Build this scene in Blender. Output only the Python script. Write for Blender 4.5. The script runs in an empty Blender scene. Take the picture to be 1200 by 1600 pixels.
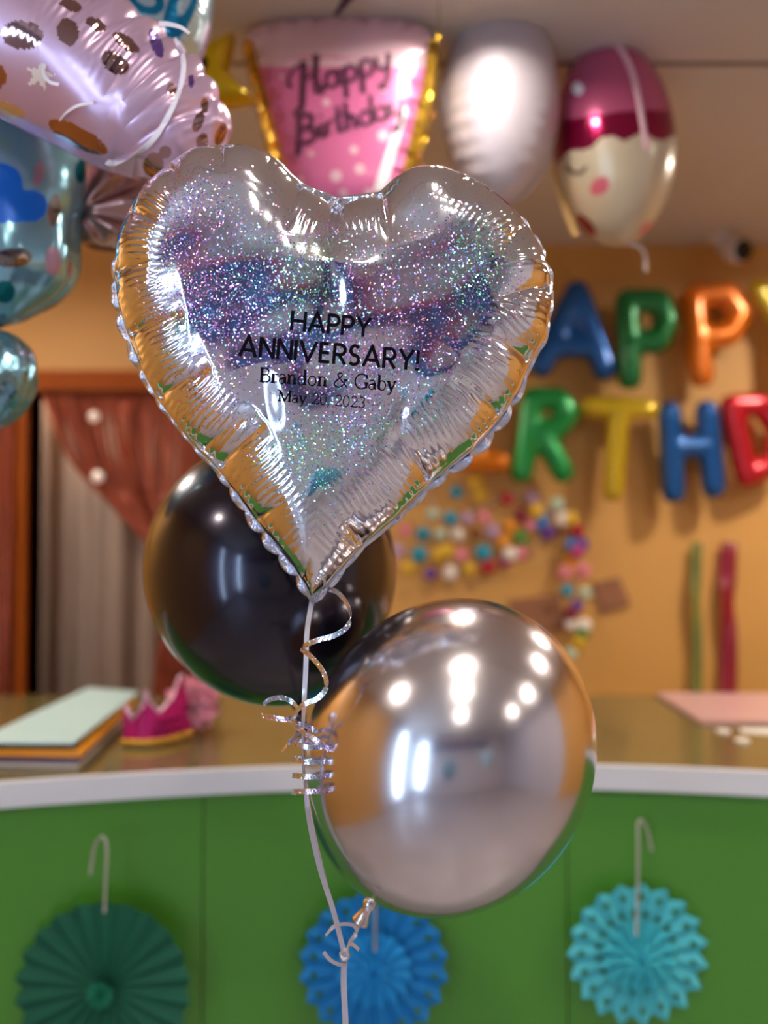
import bpy, bmesh, math, random
import numpy as np
from mathutils import Vector, Matrix

random.seed(7); RNG = np.random.default_rng(11)
C = bpy.context.scene.collection
SC = bpy.context.scene
PI = math.pi

# ------------------------------------------------------------------ camera, world, exposure
CAM_Z = 1.41; FPX = 1500.0; PITCH = math.atan(50/1500)
cd = bpy.data.cameras.new('camera'); cam = bpy.data.objects.new('camera', cd); C.objects.link(cam)
cam.location = (0, 0, CAM_Z); cam.rotation_euler = (PI/2 + PITCH, 0, 0)
cd.sensor_fit = 'VERTICAL'; cd.sensor_height = 36; cd.sensor_width = 27
cd.lens = 36*FPX/1600
cd.clip_start = 0.02
cd.dof.use_dof = True; cd.dof.focus_distance = 0.905; cd.dof.aperture_fstop = 2.1
SC.camera = cam
w = bpy.data.worlds.new('world'); SC.world = w; w.use_nodes = True
w.node_tree.nodes['Background'].inputs[0].default_value = (0.8, 0.85, 1, 1)
w.node_tree.nodes['Background'].inputs[1].default_value = 0.2
vs = SC.view_settings
vs.view_transform = 'Standard'; vs.look = 'None'; vs.gamma = 1; vs.use_curve_mapping = False
vs.exposure = 1.0
LAMP = 165.0        # emission of the ceiling downlights
DAY = 10.0          # emission of the daylight panes

# ------------------------------------------------------------------ helpers
def lin(c):
    out = []
    for v in c[:3]:
        v = v/255.0
        out.append(v/12.92 if v <= 0.04045 else ((v+0.055)/1.055)**2.4)
    return tuple(out) + (1.0,)

def W(px, py, Y):
    """point of the place seen at pixel (px,py) at distance Y in front of the camera"""
    u = (px-600)/FPX; v = (800-py)/FPX
    y = math.cos(PITCH) - math.sin(PITCH)*v; z = math.sin(PITCH) + math.cos(PITCH)*v
    k = Y/y
    return np.array([u*k, Y, CAM_Z + z*k])

def PX(P):
    """pixel of world points (n,3)"""
    P = np.asarray(P, float)
    y = P[..., 1]; z = P[..., 2]-CAM_Z
    d = y*math.cos(PITCH) + z*math.sin(PITCH)
    v = (-y*math.sin(PITCH) + z*math.cos(PITCH))/d
    return np.stack([600+FPX*P[..., 0]/d, 800-FPX*v], -1)

WL = {}
def tag(o, label=None, cat=None, group=None, kind=None):
    if label: o['label'] = label
    if cat: o['category'] = cat
    if group: o['group'] = group
    if kind: o['kind'] = kind
    return o

def thing(name, label, cat, loc, group=None):
    o = bpy.data.objects.new(name, None); C.objects.link(o); o.empty_display_size = .05
    o.location = tuple(loc); WL[o.name] = np.array(loc, float)
    return tag(o, label, cat, group)

def obj(name, verts, faces, mats, parent=None, smooth=True, midx=None):
    if name in ('ribbon', 'curling_ribbon', 'strand', 'streamer'): smooth = False
    verts = np.asarray(verts, float).reshape(-1, 3)
    if parent is not None: base = WL[parent.name]
    else: base = np.array([(verts[:, 0].min()+verts[:, 0].max())/2, (verts[:, 1].min()+verts[:, 1].max())/2, verts[:, 2].min()])
    me = bpy.data.meshes.new(name)
    me.from_pydata((verts-base).tolist(), [], [tuple(int(i) for i in f) for f in faces])
    if not isinstance(mats, (list, tuple)): mats = [mats]
    for m in mats: me.materials.append(m)
    if smooth: me.polygons.foreach_set('use_smooth', [True]*len(me.polygons))
    if midx is not None: me.polygons.foreach_set('material_index', np.asarray(midx, dtype=np.int32))
    me.update()
    o = bpy.data.objects.new(name, me); C.objects.link(o)
    if parent is not None: o.parent = parent
    else: o.location = tuple(base)
    WL[o.name] = base
    return o

def structure(name, verts, faces, m, parent=None, smooth=False):
    o = obj(name, verts, faces, m, parent, smooth)
    if parent is None: o['kind'] = 'structure'
    return o

class MB:
    """collects verts and faces of one part"""
    def __init__(s): s.v = []; s.f = []; s.n = 0; s.mi = []
    def add(s, v, f, mi=0):
        v = np.asarray(v, float).reshape(-1, 3)
        s.v.append(v); s.f += [tuple(int(i)+s.n for i in q) for q in f]; s.n += len(v); s.mi += [mi]*len(f)
        return s
    def build(s, name, m, parent=None, smooth=True):
        return obj(name, np.concatenate(s.v), s.f, m, parent, smooth, s.mi)

def box(x0, x1, y0, y1, z0, z1):
    v = [(x, y, z) for x in (x0, x1) for y in (y0, y1) for z in (z0, z1)]
    return v, [(0, 1, 3, 2), (4, 6, 7, 5), (0, 4, 5, 1), (2, 3, 7, 6), (0, 2, 6, 4), (1, 5, 7, 3)]

def prism(poly, axis_vec):
    """poly (n,3) planar outline extruded by axis_vec"""
    p = np.asarray(poly, float); n = len(p); a = np.asarray(axis_vec, float)
    v = np.concatenate([p, p+a])
    f = [tuple(range(n-1, -1, -1)), tuple(range(n, 2*n))] + [(i, (i+1) % n, (i+1) % n+n, i+n) for i in range(n)]
    return v, f

def grid(P, cu=False, cv=False):
    n, m = P.shape[:2]
    i = np.arange(n if cu else n-1); j = np.arange(m if cv else m-1)
    I, J = np.meshgrid(i, j, indexing='ij'); I2 = (I+1) % n; J2 = (J+1) % m
    f = np.stack([I*m+J, I2*m+J, I2*m+J2, I*m+J2], -1).reshape(-1, 4)
    return P.reshape(-1, 3), f

def catmull(P, n):
    P = np.asarray(P, float); k = len(P)
    Q = np.concatenate([2*P[:1]-P[1:2], P, 2*P[-1:]-P[-2:-1]])
    t = np.linspace(0, k-1, n); i = np.minimum(t.astype(int), k-2); u = (t-i)[:, None]
    a, b, c, d = Q[i], Q[i+1], Q[i+2], Q[i+3]
    return .5*((2*b)+(c-a)*u+(2*a-5*b+4*c-d)*u**2+(3*b-a-3*c+d)*u**3)

def norm(v): return v/np.maximum(np.linalg.norm(v, axis=-1, keepdims=True), 1e-12)

def tube(P, r, m=10, caps=True):
    P = np.asarray(P, float); n = len(P)
    r = np.broadcast_to(np.asarray(r, float), (n,))
    T = norm(np.gradient(P, axis=0))
    a = np.array([0.31, 0.9, 0.2]); N = np.zeros_like(P); cur = norm(np.cross(T[0], a))
    for i in range(n):
        cur = norm(cur - np.dot(cur, T[i])*T[i]); N[i] = cur
    B = np.cross(T, N)
    ph = np.linspace(0, 2*PI, m, endpoint=False)
    G = P[:, None]+r[:, None, None]*(np.cos(ph)[None, :, None]*N[:, None]+np.sin(ph)[None, :, None]*B[:, None])
    v, f = grid(G, cv=True); f = [tuple(q) for q in f]
    if caps: f += [tuple(range(m-1, -1, -1)), tuple(range((n-1)*m, n*m))]
    return v, f

def ribbon(P, width, thick=.0004, wv=None, twist=None):
    """thin band along P; wv = preferred width direction"""
    P = np.asarray(P, float); n = len(P)
    T = norm(np.gradient(P, axis=0))
    wv = np.array([0, 0, 1.0]) if wv is None else np.asarray(wv, float)
    Wd = np.broadcast_to(wv, P.shape).copy(); Wd = norm(Wd-(Wd*T).sum(-1, keepdims=True)*T)
    N = np.cross(T, Wd)
    if twist is not None:
        t = np.asarray(twist)[:, None]; Wd, N = Wd*np.cos(t)+N*np.sin(t), N*np.cos(t)-Wd*np.sin(t)
    hw = np.broadcast_to(np.asarray(width)/2, (n,))[:, None]
    G = np.stack([P-Wd*hw-N*thick/2, P+Wd*hw-N*thick/2, P+Wd*hw+N*thick/2, P-Wd*hw+N*thick/2], 1)
    v, f = grid(G, cv=True); f = [tuple(q) for q in f]+[(3, 2, 1, 0), tuple(range((n-1)*4, n*4))]
    return v, f

def axis_frame(d):
    d = norm(np.asarray(d, float)); a = np.array([0, 1.0, 0]) if abs(d[1]) < .9 else np.array([1.0, 0, 0])
    x = norm(np.cross(a, d)); y = np.cross(d, x)
    return x, y, d

def lathe(profile, org, axis=(0, 0, 1), m=48):
    pr = np.asarray(profile, float); x, y, d = axis_frame(axis)
    ph = np.linspace(0, 2*PI, m, endpoint=False)
    G = np.asarray(org)+pr[:, 1][:, None, None]*d+pr[:, 0][:, None, None]*(np.cos(ph)[None, :, None]*x+np.sin(ph)[None, :, None]*y)
    v, f = grid(G, cv=True); return v, [tuple(q) for q in f]

def disc(c, r, axis, th, m=24):
    return lathe([(0.0001, th), (r*.9, th), (r, th*.6), (r, 0), (0.0001, 0)], c, axis, m)

def ellipsoid(c, rx, ry, rz, n=48, m=64, rot=None):
    t = np.linspace(.001, PI-.001, n); p = np.linspace(0, 2*PI, m, endpoint=False)
    Tt, Pp = np.meshgrid(t, p, indexing='ij')
    G = np.stack([rx*np.sin(Tt)*np.cos(Pp), ry*np.sin(Tt)*np.sin(Pp), rz*np.cos(Tt)], -1)
    if rot is not None: G = G @ np.asarray(rot.to_3x3()).T
    return G+np.asarray(c)

# ------------------------------------------------------------------ materials
def new_mat(name):
    m = bpy.data.materials.new(name); m.use_nodes = True
    nt = m.node_tree; return m, nt, nt.nodes['Principled BSDF']

def mat(name, col, metal=0, rough=.5, var=.06, scale=12, coat=0, bump=0, bscale=40, trans=0, sheen=0, sub=0, alpha=1, crough=.05, stretch=None, spec=.5):
    m, nt, b = new_mat(name)
    b.inputs['Specular IOR Level'].default_value = spec
    b.inputs['Metallic'].default_value = metal; b.inputs['Roughness'].default_value = rough
    b.inputs['Coat Weight'].default_value = coat; b.inputs['Coat Roughness'].default_value = crough
    b.inputs['Transmission Weight'].default_value = trans
    b.inputs['Sheen Weight'].default_value = sheen
    b.inputs['Subsurface Weight'].default_value = sub
    b.inputs['Alpha'].default_value = alpha
    c = lin(col)
    tc = nt.nodes.new('ShaderNodeTexCoord'); nz = nt.nodes.new('ShaderNodeTexNoise')
    nz.inputs['Scale'].default_value = scale; nz.inputs['Detail'].default_value = 4
    src = tc.outputs['Object']
    if stretch:
        mp = nt.nodes.new('ShaderNodeMapping'); mp.inputs['Scale'].default_value = stretch
        nt.links.new(src, mp.inputs[0]); src = mp.outputs[0]
    nt.links.new(src, nz.inputs['Vector'])
    mx = nt.nodes.new('ShaderNodeMix'); mx.data_type = 'RGBA'
    mx.inputs['A'].default_value = tuple(min(1, v*(1-var)) for v in c[:3])+(1,)
    mx.inputs['B'].default_value = tuple(min(1, v*(1+var)) for v in c[:3])+(1,)
    nt.links.new(nz.outputs['Fac'], mx.inputs['Factor']); nt.links.new(mx.outputs['Result'], b.inputs['Base Color'])
    if bump:
        n2 = nt.nodes.new('ShaderNodeTexNoise'); n2.inputs['Scale'].default_value = bscale; n2.inputs['Detail'].default_value = 3
        nt.links.new(src, n2.inputs['Vector'])
        bp = nt.nodes.new('ShaderNodeBump'); bp.inputs['Strength'].default_value = bump; bp.inputs['Distance'].default_value = .01
        nt.links.new(n2.outputs['Fac'], bp.inputs['Height']); nt.links.new(bp.outputs['Normal'], b.inputs['Normal'])
    return m

def emit(name, col, s):
    m, nt, b = new_mat(name)
    b.inputs['Base Color'].default_value = (.8, .8, .8, 1)
    b.inputs['Emission Color'].default_value = tuple(col)+(1,); b.inputs['Emission Strength'].default_value = s
    return m

def holo(name, base, scale, dens, tilt, sat, rough=.08, flake_rough=.2, masked=False):
    """mirror foil with tiny diffraction flakes: every flake has its own tilt and its own hue"""
    m, nt, b = new_mat(name); L = nt.links; N = nt.nodes.new
    b.inputs['Metallic'].default_value = 1; b.inputs['Roughness'].default_value = rough
    b.inputs['Base Color'].default_value = lin(base)
    tc = N('ShaderNodeTexCoord'); vo = N('ShaderNodeTexVoronoi'); vo.inputs['Scale'].default_value = scale
    L.new(tc.outputs['Object'], vo.inputs['Vector'])
    wn = N('ShaderNodeTexWhiteNoise'); L.new(vo.outputs['Color'], wn.inputs['Vector'])
    # tilted normal
    sub = N('ShaderNodeVectorMath'); sub.operation = 'SUBTRACT'; L.new(vo.outputs['Color'], sub.inputs[0]); sub.inputs[1].default_value = (.5, .5, .5)
    sc_ = N('ShaderNodeVectorMath'); sc_.operation = 'SCALE'; L.new(sub.outputs[0], sc_.inputs[0]); sc_.inputs['Scale'].default_value = tilt
    ge = N('ShaderNodeNewGeometry'); ad = N('ShaderNodeVectorMath'); L.new(sc_.outputs[0], ad.inputs[0]); L.new(ge.outputs['Normal'], ad.inputs[1])
    nn = N('ShaderNodeVectorMath'); nn.operation = 'NORMALIZE'; L.new(ad.outputs[0], nn.inputs[0])
    # hue per flake
    hs = N('ShaderNodeCombineColor'); hs.mode = 'HSV'
    nh = N('ShaderNodeTexNoise'); nh.inputs['Scale'].default_value = 9; L.new(tc.outputs['Object'], nh.inputs['Vector'])
    m1 = N('ShaderNodeMath'); m1.operation = 'MULTIPLY_ADD'; L.new(nh.outputs['Fac'], m1.inputs[0]); m1.inputs[1].default_value = 1.6; m1.inputs[2].default_value = -.35
    m2 = N('ShaderNodeMath'); m2.operation = 'MULTIPLY_ADD'; L.new(wn.outputs['Value'], m2.inputs[0]); m2.inputs[1].default_value = .5; L.new(m1.outputs[0], m2.inputs[2])
    m3 = N('ShaderNodeMath'); m3.operation = 'FRACT'; L.new(m2.outputs[0], m3.inputs[0])
    L.new(m3.outputs[0], hs.inputs[0]); hs.inputs[1].default_value = sat; hs.inputs[2].default_value = 1
    gl = N('ShaderNodeBsdfPrincipled'); gl.inputs['Metallic'].default_value = 1; gl.inputs['Roughness'].default_value = flake_rough
    L.new(hs.outputs[0], gl.inputs['Base Color']); L.new(nn.outputs[0], gl.inputs['Normal'])
    # which cells carry a flake
    sep = N('ShaderNodeSeparateColor'); L.new(wn.outputs['Color'], sep.inputs[0])
    lt = N('ShaderNodeMath'); lt.operation = 'LESS_THAN'; L.new(sep.outputs[1], lt.inputs[0])
    nz = N('ShaderNodeTexNoise'); nz.inputs['Scale'].default_value = 14; L.new(tc.outputs['Object'], nz.inputs['Vector'])
    mr = N('ShaderNodeMapRange'); mr.inputs[1].default_value = .35; mr.inputs[2].default_value = .65
    mr.inputs[3].default_value = dens*.55; mr.inputs[4].default_value = dens*1.25; L.new(nz.outputs['Fac'], mr.inputs[0])
    if masked:
        at = N('ShaderNodeAttribute'); at.attribute_name = 'flake'
        mu = N('ShaderNodeMath'); mu.operation = 'MULTIPLY'; L.new(mr.outputs[0], mu.inputs[0]); L.new(at.outputs['Fac'], mu.inputs[1])
        L.new(mu.outputs[0], lt.inputs[1])
    else: L.new(mr.outputs[0], lt.inputs[1])
    mx = N('ShaderNodeMixShader'); L.new(lt.outputs[0], mx.inputs[0]); L.new(b.outputs[0], mx.inputs[1]); L.new(gl.outputs[0], mx.inputs[2])
    L.new(mx.outputs[0], nt.nodes['Material Output'].inputs[0])
    return m

M = {}
M['wall_tan'] = mat('painted_wall_tan', (208, 154, 78), rough=.55, var=.05, scale=3)
M['wall_pale'] = mat('painted_wall_pale', (190, 184, 190), rough=.6, var=.05, scale=3)
M['ceiling'] = mat('ceiling_plaster', (206, 196, 186), rough=.8, var=.04, scale=2)
M['seam'] = mat('ceiling_joint', (128, 110, 98), rough=.9)
M['floor'] = mat('floor_tile', (156, 148, 152), rough=.35, var=.1, scale=4)
M['frame'] = mat('varnished_orange_wood', (150, 70, 6), spec=.12, rough=.55, var=.2, scale=14, stretch=(6, 6, 1))
M['foil'] = holo('holographic_silver_foil', (236, 233, 238), 900, .28, .6, .66, rough=.09, flake_rough=.16, masked=True)
M['foil_edge'] = mat('silver_foil_edge', (214, 218, 240), metal=1, rough=.28, bump=.3, bscale=300)
M['ink'] = mat('black_ink', (9, 8, 16), rough=.75, var=.02, spec=.06)
M['chrome'] = mat('chrome_latex', (220, 213, 216), metal=1, rough=.19, var=.015, scale=30, coat=.25, crough=.08)
M['black'] = mat('pearl_black_latex', (30, 24, 40), metal=.75, rough=.24, var=.1, scale=8, coat=.7, crough=.13)
M['ribbon'] = holo('holographic_ribbon', (226, 222, 228), 900, .45, .9, .55, rough=.18)
M['ribbon_plain'] = mat('pearl_ribbon', (206, 200, 210), metal=.6, rough=.25)
M['white_ribbon'] = mat('white_ribbon', (232, 228, 240), rough=.35)

# ------------------------------------------------------------------ room shell
XL, XR, YF, YB, HC = -1.75, 2.6, -2.6, 3.15, 2.4
DX0, DX1, DH = W(44, 850, YB)[0], W(312, 850, YB)[0], W(100, 612, YB)[2]
structure('floor', *box(XL-.1, XR+.1, YF-.1, YB+.9, -.1, 0), M['floor'])
structure('ceiling', *box(XL-.1, XR+.1, YF-.1, YB+.9, HC, HC+.1), M['ceiling'])
mb = MB(); mb.add(*box(XL-.1, DX0, YB, YB+.12, 0, HC)); mb.add(*box(DX1, XR+.1, YB, YB+.12, 0, HC)); mb.add(*box(DX0, DX1, YB, YB+.12, DH, HC))
o = mb.build('wall_back', M['wall_tan'], None, False); o['kind'] = 'structure'
mb = MB(); mb.add(*box(XL-.1, XL, -.35, YB, 0, HC))
o = mb.build('wall_left', M['wall_tan'], None, False); o['kind'] = 'structure'
# rear part of the left side: pale shop front with two tall glazed strips
WY = (-1.24, -.98); WX = (-1.70, -1.46)
def pierced(name, lo, hi, w0, w1, mk):
    mb = MB(); mb.add(*mk(lo, w0, 0, HC)); mb.add(*mk(w1, hi, 0, HC)); mb.add(*mk(w0, w1, 0, .25)); mb.add(*mk(w0, w1, 2.2, HC))
    o = mb.build(name, M['wall_pale'], None, False); o['kind'] = 'structure'
M['day'] = emit('daylit_glass', (.50, .72, 1.0), DAY)
M['white_paint'] = mat('white_paint', (225, 225, 222), rough=.4)
mkL = lambda a, b, z0, z1: box(XL-.1, XL, a, b, z0, z1)
mkF = lambda a, b, z0, z1: box(a, b, YF-.1, YF, z0, z1)
pierced('wall_left_shopfront', YF, -.35, WY[0], WY[1], mkL)
pierced('wall_front', XL-.1, XR+.1, WX[0], WX[1], mkF)
for k, (mk, w0, w1, gl) in enumerate(((lambda a, b, z0, z1: box(XL-.09, XL+.01, a, b, z0, z1), WY[0], WY[1], lambda a, b: box(XL-.06, XL-.05, a, b, .27, 2.18)),
                                      (lambda a, b, z0, z1: box(a, b, YF-.09, YF+.01, z0, z1), WX[0], WX[1], lambda a, b: box(a, b, YF-.06, YF-.05, .27, 2.18)))):
    mb = MB()
    for q in ((w0, w0+.025, .25, 2.2), (w1-.025, w1, .25, 2.2), (w0, w1, .25, .28), (w0, w1, 2.17, 2.2)): mb.add(*mk(*q))
    o = mb.build('window_%d' % (k+1), M['white_paint'], None, False); o['kind'] = 'structure'
    obj('glass', *gl(w0+.02, w1-.02), M['day'], o, False)
structure('wall_right', *box(XR, XR+.1, .9, YB, 0, HC), M['wall_tan'])
structure('wall_right_rear', *box(XR, XR+.1, YF, .9, 0, HC), M['wall_pale'])
# alcove behind the doorway
mb = MB()
mb.add(*box(DX0-.3, DX1+.3, YB+.8, YB+.9, 0, HC)); mb.add(*box(DX0-.4, DX0-.3, YB+.12, YB+.9, 0, HC)); mb.add(*box(DX1+.3, DX1+.4, YB+.12, YB+.9, 0, HC))
o = mb.build('wall_alcove', M['wall_pale'], None, False); o['kind'] = 'structure'
# ceiling joints
for k, yy in enumerate((W(1040, 84, 1.94)[1], .55, -.9)):
    structure('trim_%d' % (k+1), *box(XL, XR, yy, yy+.012, HC-.003, HC+.001), M['seam'])
# orange wooden door surround
fr = MB()
hx = W(13, 850, YB)[0]; hz = W(100, 582, YB)[2]
fr.add(*box(hx, DX0, YB-.03, YB+.12, 0, hz)); fr.add(*box(DX1, DX1+.055, YB-.03, YB+.12, 0, hz)); fr.add(*box(hx, DX1+.055, YB-.035, YB+.12, DH, hz+.001))
o = fr.build('trim_4', M['frame'], None, False); o['kind'] = 'structure'

# ------------------------------------------------------------------ ceiling lamps
M['lamp'] = emit('lamp_diffuser', (1.0, .91, .80), LAMP)
LAMPS = [(.15, 1.55, .042), (-1.32, 2.15, .08), (1.48, 2.3, .08), (-1.0, 3.32, .08), (.12, .40, .048), (.12, -.13, .048), (.12, -1.0, .048), (1.75, .2, .055), (1.75, -.7, .05), (1.55, 1.25, .06), (-1.1, .3, .05)]  # side lamps near the back wall and the alcove lamp are added, unseen, to brighten
for x, y, r in LAMPS:
    t = thing('downlight', 'round recessed ceiling downlight mirrored in the silver balloon, or added unseen to brighten the back wall', 'ceiling lamp', (x, y, HC-.02), 'ceiling downlights')
    if y > 3: t['label'] = 'unseen ceiling downlight added to light the curtained doorway alcove'
    obj('trim_ring', *lathe([(r, .0), (r+.012, -.006), (r+.024, 0), (r+.024, .02), (r, .02)], (x, y, HC-.02), m=32), M['white_paint'], t)
    obj('diffuser', *disc((x, y, HC-.012), r, (0, 0, 1), .008), M['lamp'], t)

# ------------------------------------------------------------------ counter
M['stone'] = mat('olive_stone_top', (104, 94, 54), rough=.22, var=.3, scale=7, coat=.3)
M['edge'] = mat('white_counter_edge', (214, 216, 222), rough=.35, var=.02)
M['green'] = mat('green_gloss_panel', (74, 138, 42), rough=.3, var=.06, scale=1.5, coat=.2, crough=.25)
ZT = 1.0
cx = np.linspace(-1.15, 1.25, 120)
cy = 1.80-.24*(np.abs(cx-.15))**2*(1-.12*np.abs(cx-.15))
YK = 2.62
ct = thing('counter', 'curved shop counter with green front panels and white edge', 'counter', (.1, 2.2, 0))
def sweep(yo0, yo1, z0, z1):
    G = np.stack([np.stack([cx, cy+yo0, np.full_like(cx, z0)], -1), np.stack([cx, cy+yo0, np.full_like(cx, z1)], -1),
                  np.stack([cx, cy+yo1, np.full_like(cx, z1)], -1), np.stack([cx, cy+yo1, np.full_like(cx, z0)], -1)], 1)
    v, f = grid(G, cv=True); n = len(cx)
    return v, [tuple(q) for q in f]+[(3, 2, 1, 0), tuple(range(4*n-4, 4*n))]
G = np.stack([np.stack([cx, cy+.012, np.full_like(cx, ZT-.03)], -1), np.stack([cx, cy+.012, np.full_like(cx, ZT)], -1),
              np.stack([cx, np.full_like(cx, YK), np.full_like(cx, ZT)], -1), np.stack([cx, np.full_like(cx, YK), np.full_like(cx, ZT-.03)], -1)], 1)
v, f = grid(G, cv=True); n = len(cx)
obj('worktop', v, [tuple(q) for q in f]+[(3, 2, 1, 0), tuple(range(4*n-4, 4*n))], M['stone'], ct, False)
obj('edge_band', *sweep(-.004, .0115, ZT-.042, ZT+.002), M['edge'], ct, False)
# green panels with joints between them
joints = [-1.15, -.83, W(317, 1400, 1.76)[0], .34, .95, 1.25]
for a, b in zip(joints[:-1], joints[1:]):
    xs = np.linspace(a+.0012, b-.0012, 24); yy = np.interp(xs, cx, cy)+.012
    G = np.stack([np.stack([xs, yy, np.full_like(xs, .08)], -1), np.stack([xs, yy, np.full_like(xs, ZT-.043)], -1),
                  np.stack([xs, yy+.02, np.full_like(xs, ZT-.043)], -1), np.stack([xs, yy+.02, np.full_like(xs, .08)], -1)], 1)
    v, f = grid(G, cv=True)
    obj('front_panel', v, [tuple(q) for q in f]+[(3, 2, 1, 0), tuple(range(92, 96))], M['green'], ct, False)
obj('plinth', *sweep(.05, .08, 0, .08), M['ink'], ct, False)
obj('back_panel', *box(-1.15, 1.25, YK-.04, YK-.02, 0, ZT-.03), M['edge'], ct, False)

# ------------------------------------------------------------------ foil sheets
def resample(P, n, closed=True):
    P = np.asarray(P, float)
    if closed: P = np.concatenate([P, P[:1]])
    s = np.concatenate([[0], np.cumsum(np.linalg.norm(np.diff(P, axis=0), axis=1))])
    t = np.linspace(0, s[-1], n, endpoint=not closed)
    return np.stack([np.interp(t, s, P[:, k]) for k in range(P.shape[1])], -1), s[-1]

def smooth_closed(P, it):
    for _ in range(it): P = .5*P+.25*(np.roll(P, 1, 0)+np.roll(P, -1, 0))
    return P

TILT = math.tan(math.radians(4.4))
def lean(P):
    """the heart leans a little towards the camera at its top"""
    P = np.asarray(P, float); o_ = np.array([0, 0, CAM_Z]); k = 1-TILT*(P[..., 2:3]-1.56)/.95
    return o_+(P-o_)*k
class Foil:
    """pillow of two foil sheets welded along a closed outline (2-D, metres)"""
    def __init__(s, outline, H, rim=.5, flat=.55, nE=900, soft=6):
        E, s.len = resample(outline, nE); s.E = smooth_closed(E, soft); s.nE = nE
        s.T = norm(np.roll(s.E, -1, 0)-np.roll(s.E, 1, 0)); s.dl = s.len/nE
        s.H = H; s.rim = rim; s.flat = flat
        area = .5*np.sum(s.E[:, 0]*np.roll(s.E[:, 1], -1)-np.roll(s.E[:, 0], -1)*s.E[:, 1])
        s.N = np.stack([s.T[:, 1], -s.T[:, 0]], -1)*(1 if area > 0 else -1)      # outward
        s.phimax = None
    def field(s, X):
        X = np.asarray(X, float).reshape(-1, 2); ph = np.zeros(len(X)); sn = np.zeros(len(X)); dd = np.zeros(len(X))
        for a in range(0, len(X), 6000):
            x = X[a:a+6000]
            d2 = (x[:, None, 0]-s.E[None, :, 0])**2+(x[:, None, 1]-s.E[None, :, 1])**2
            k = d2.argmin(1); dm = np.sqrt(d2[np.arange(len(x)), k])
            dv = x-s.E[k]; de = np.abs((dv*s.N[k]).sum(1)); de = np.where(dm < 3*s.dl, de, dm)
            S = ((d2+1e-9)**-1.5).sum(1)*s.dl
            p = (S/2)**-.5
            wgt = np.clip(dm/(4*s.dl), 0, 1); p = np.where(dm > 4*s.dl, p, wgt*p+(1-wgt)*de)
            ph[a:a+6000] = np.minimum(p, np.maximum(de, 0)*1.0+1e-9) if False else p
            sn[a:a+6000] = (k+np.clip((dv*s.T[k]).sum(1)/s.dl, -.5, .5))*s.dl; dd[a:a+6000] = de
        return ph, sn, dd
    def height(s, ph):
        if s.phimax is None: s.phimax = ph.max()
        c = lambda x: np.sqrt(np.maximum(0, 1-(1-np.clip(x, 0, 1))**2))
        return s.H*(s.flat*c(ph/(s.phimax*s.rim))+(1-s.flat)*c(ph/s.phimax))
    def sheet(s, ctr, ns, nr):
        B, _ = resample(s.E, ns)
        t = np.linspace(0, 1, nr)**1.7; t = t*.9975
        return B[:, None]*(1-t)[None, :, None]+np.asarray(ctr)[None, None]*t[None, :, None]

def crimps_fn(crs, X):
    """grooves pinched in from the rim. crs: (outer xy, inner xy, depth)"""
    g = np.zeros(len(X))
    for O, I, dep in crs:
        O = np.asarray(O); I = np.asarray(I); L = np.linalg.norm(I-O); e = (I-O)/L
        d = X-O; a = (d@e)/L; xx = np.abs(d[:, 0]*e[1]-d[:, 1]*e[0])
        env = np.where(a < 1, np.clip(1-np.clip(a, 0, 1)**2, 0, 1), 0)*np.where(a > -.3, 1, 0)
        g -= dep*env*(np.exp(-xx/(.07*L))*.5+np.exp(-(xx/(.40*L))**2)*.5)
    return g

# ------------------------------------------------------------------ the heart balloon
HY = 0.95
out_px = [(488, 934), (467, 898), (435, 858), (400, 813), (370, 772), (341, 733), (312, 706), (280, 668), (248, 626), (222, 578), (202, 527), (188, 480), (181, 429),
          (187, 380), (202, 335), (230, 297), (265, 262), (305, 238), (348, 231), (390, 233), (425, 247), (450, 268), (472, 290), (500, 300), (529, 311), (560, 307), (592, 303),
          (615, 283), (645, 267), (685, 265), (724, 276), (765, 300), (800, 330), (825, 358), (846, 395), (858, 432), (861, 470), (852, 530), (828, 567), (812, 608), (784, 652),
          (740, 704), (676, 752), (623, 808), (570, 850), (533, 890), (509, 918)]
W2 = lambda x, y, Y=HY: W(x, y, Y)[[0, 2]]
hf = Foil([W2(*p) for p in out_px], .062, rim=.46, flat=.80, nE=1300, soft=5)
hc = W2(520, 560)
S = hf.sheet(hc, 1700, 96); X = S.reshape(-1, 2)
ph, sn, dd = hf.field(X); hh = hf.height(ph)
CR = [((529, 311), (514, 410), .020), ((472, 290), (446, 368), .010), ((592, 303), (612, 386), .011), ((724, 276), (716, 318), .008), ((765, 300), (745, 345), .004), ((821, 352), (778, 402), .009),
      ((859, 449), (772, 470), .010), ((828, 567), (765, 528), .010), ((784, 652), (703, 586), .011), ((672, 754), (612, 668), .012), ((568, 850), (538, 815), .008),
      ((474, 900), (486, 870), .006), ((400, 814), (448, 784), .008), ((341, 733), (417, 662), .010), ((312, 707), (408, 642), .007), ((248, 626), (334, 575), .010), ((202, 527), (293, 493), .011),
      ((181, 429), (234, 413), .009), ((205, 335), (249, 352), .010), ((265, 262), (291, 293), .009), ((348, 231), (351, 275), .009), ((425, 247), (418, 285), .004)]
def inner(px, py):
    return W2(px, py, HY-.05)
crs = [(W2(*a), inner(*b), d*1.7) for a, b, d in CR]
g = crimps_fn(crs, X)
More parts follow.
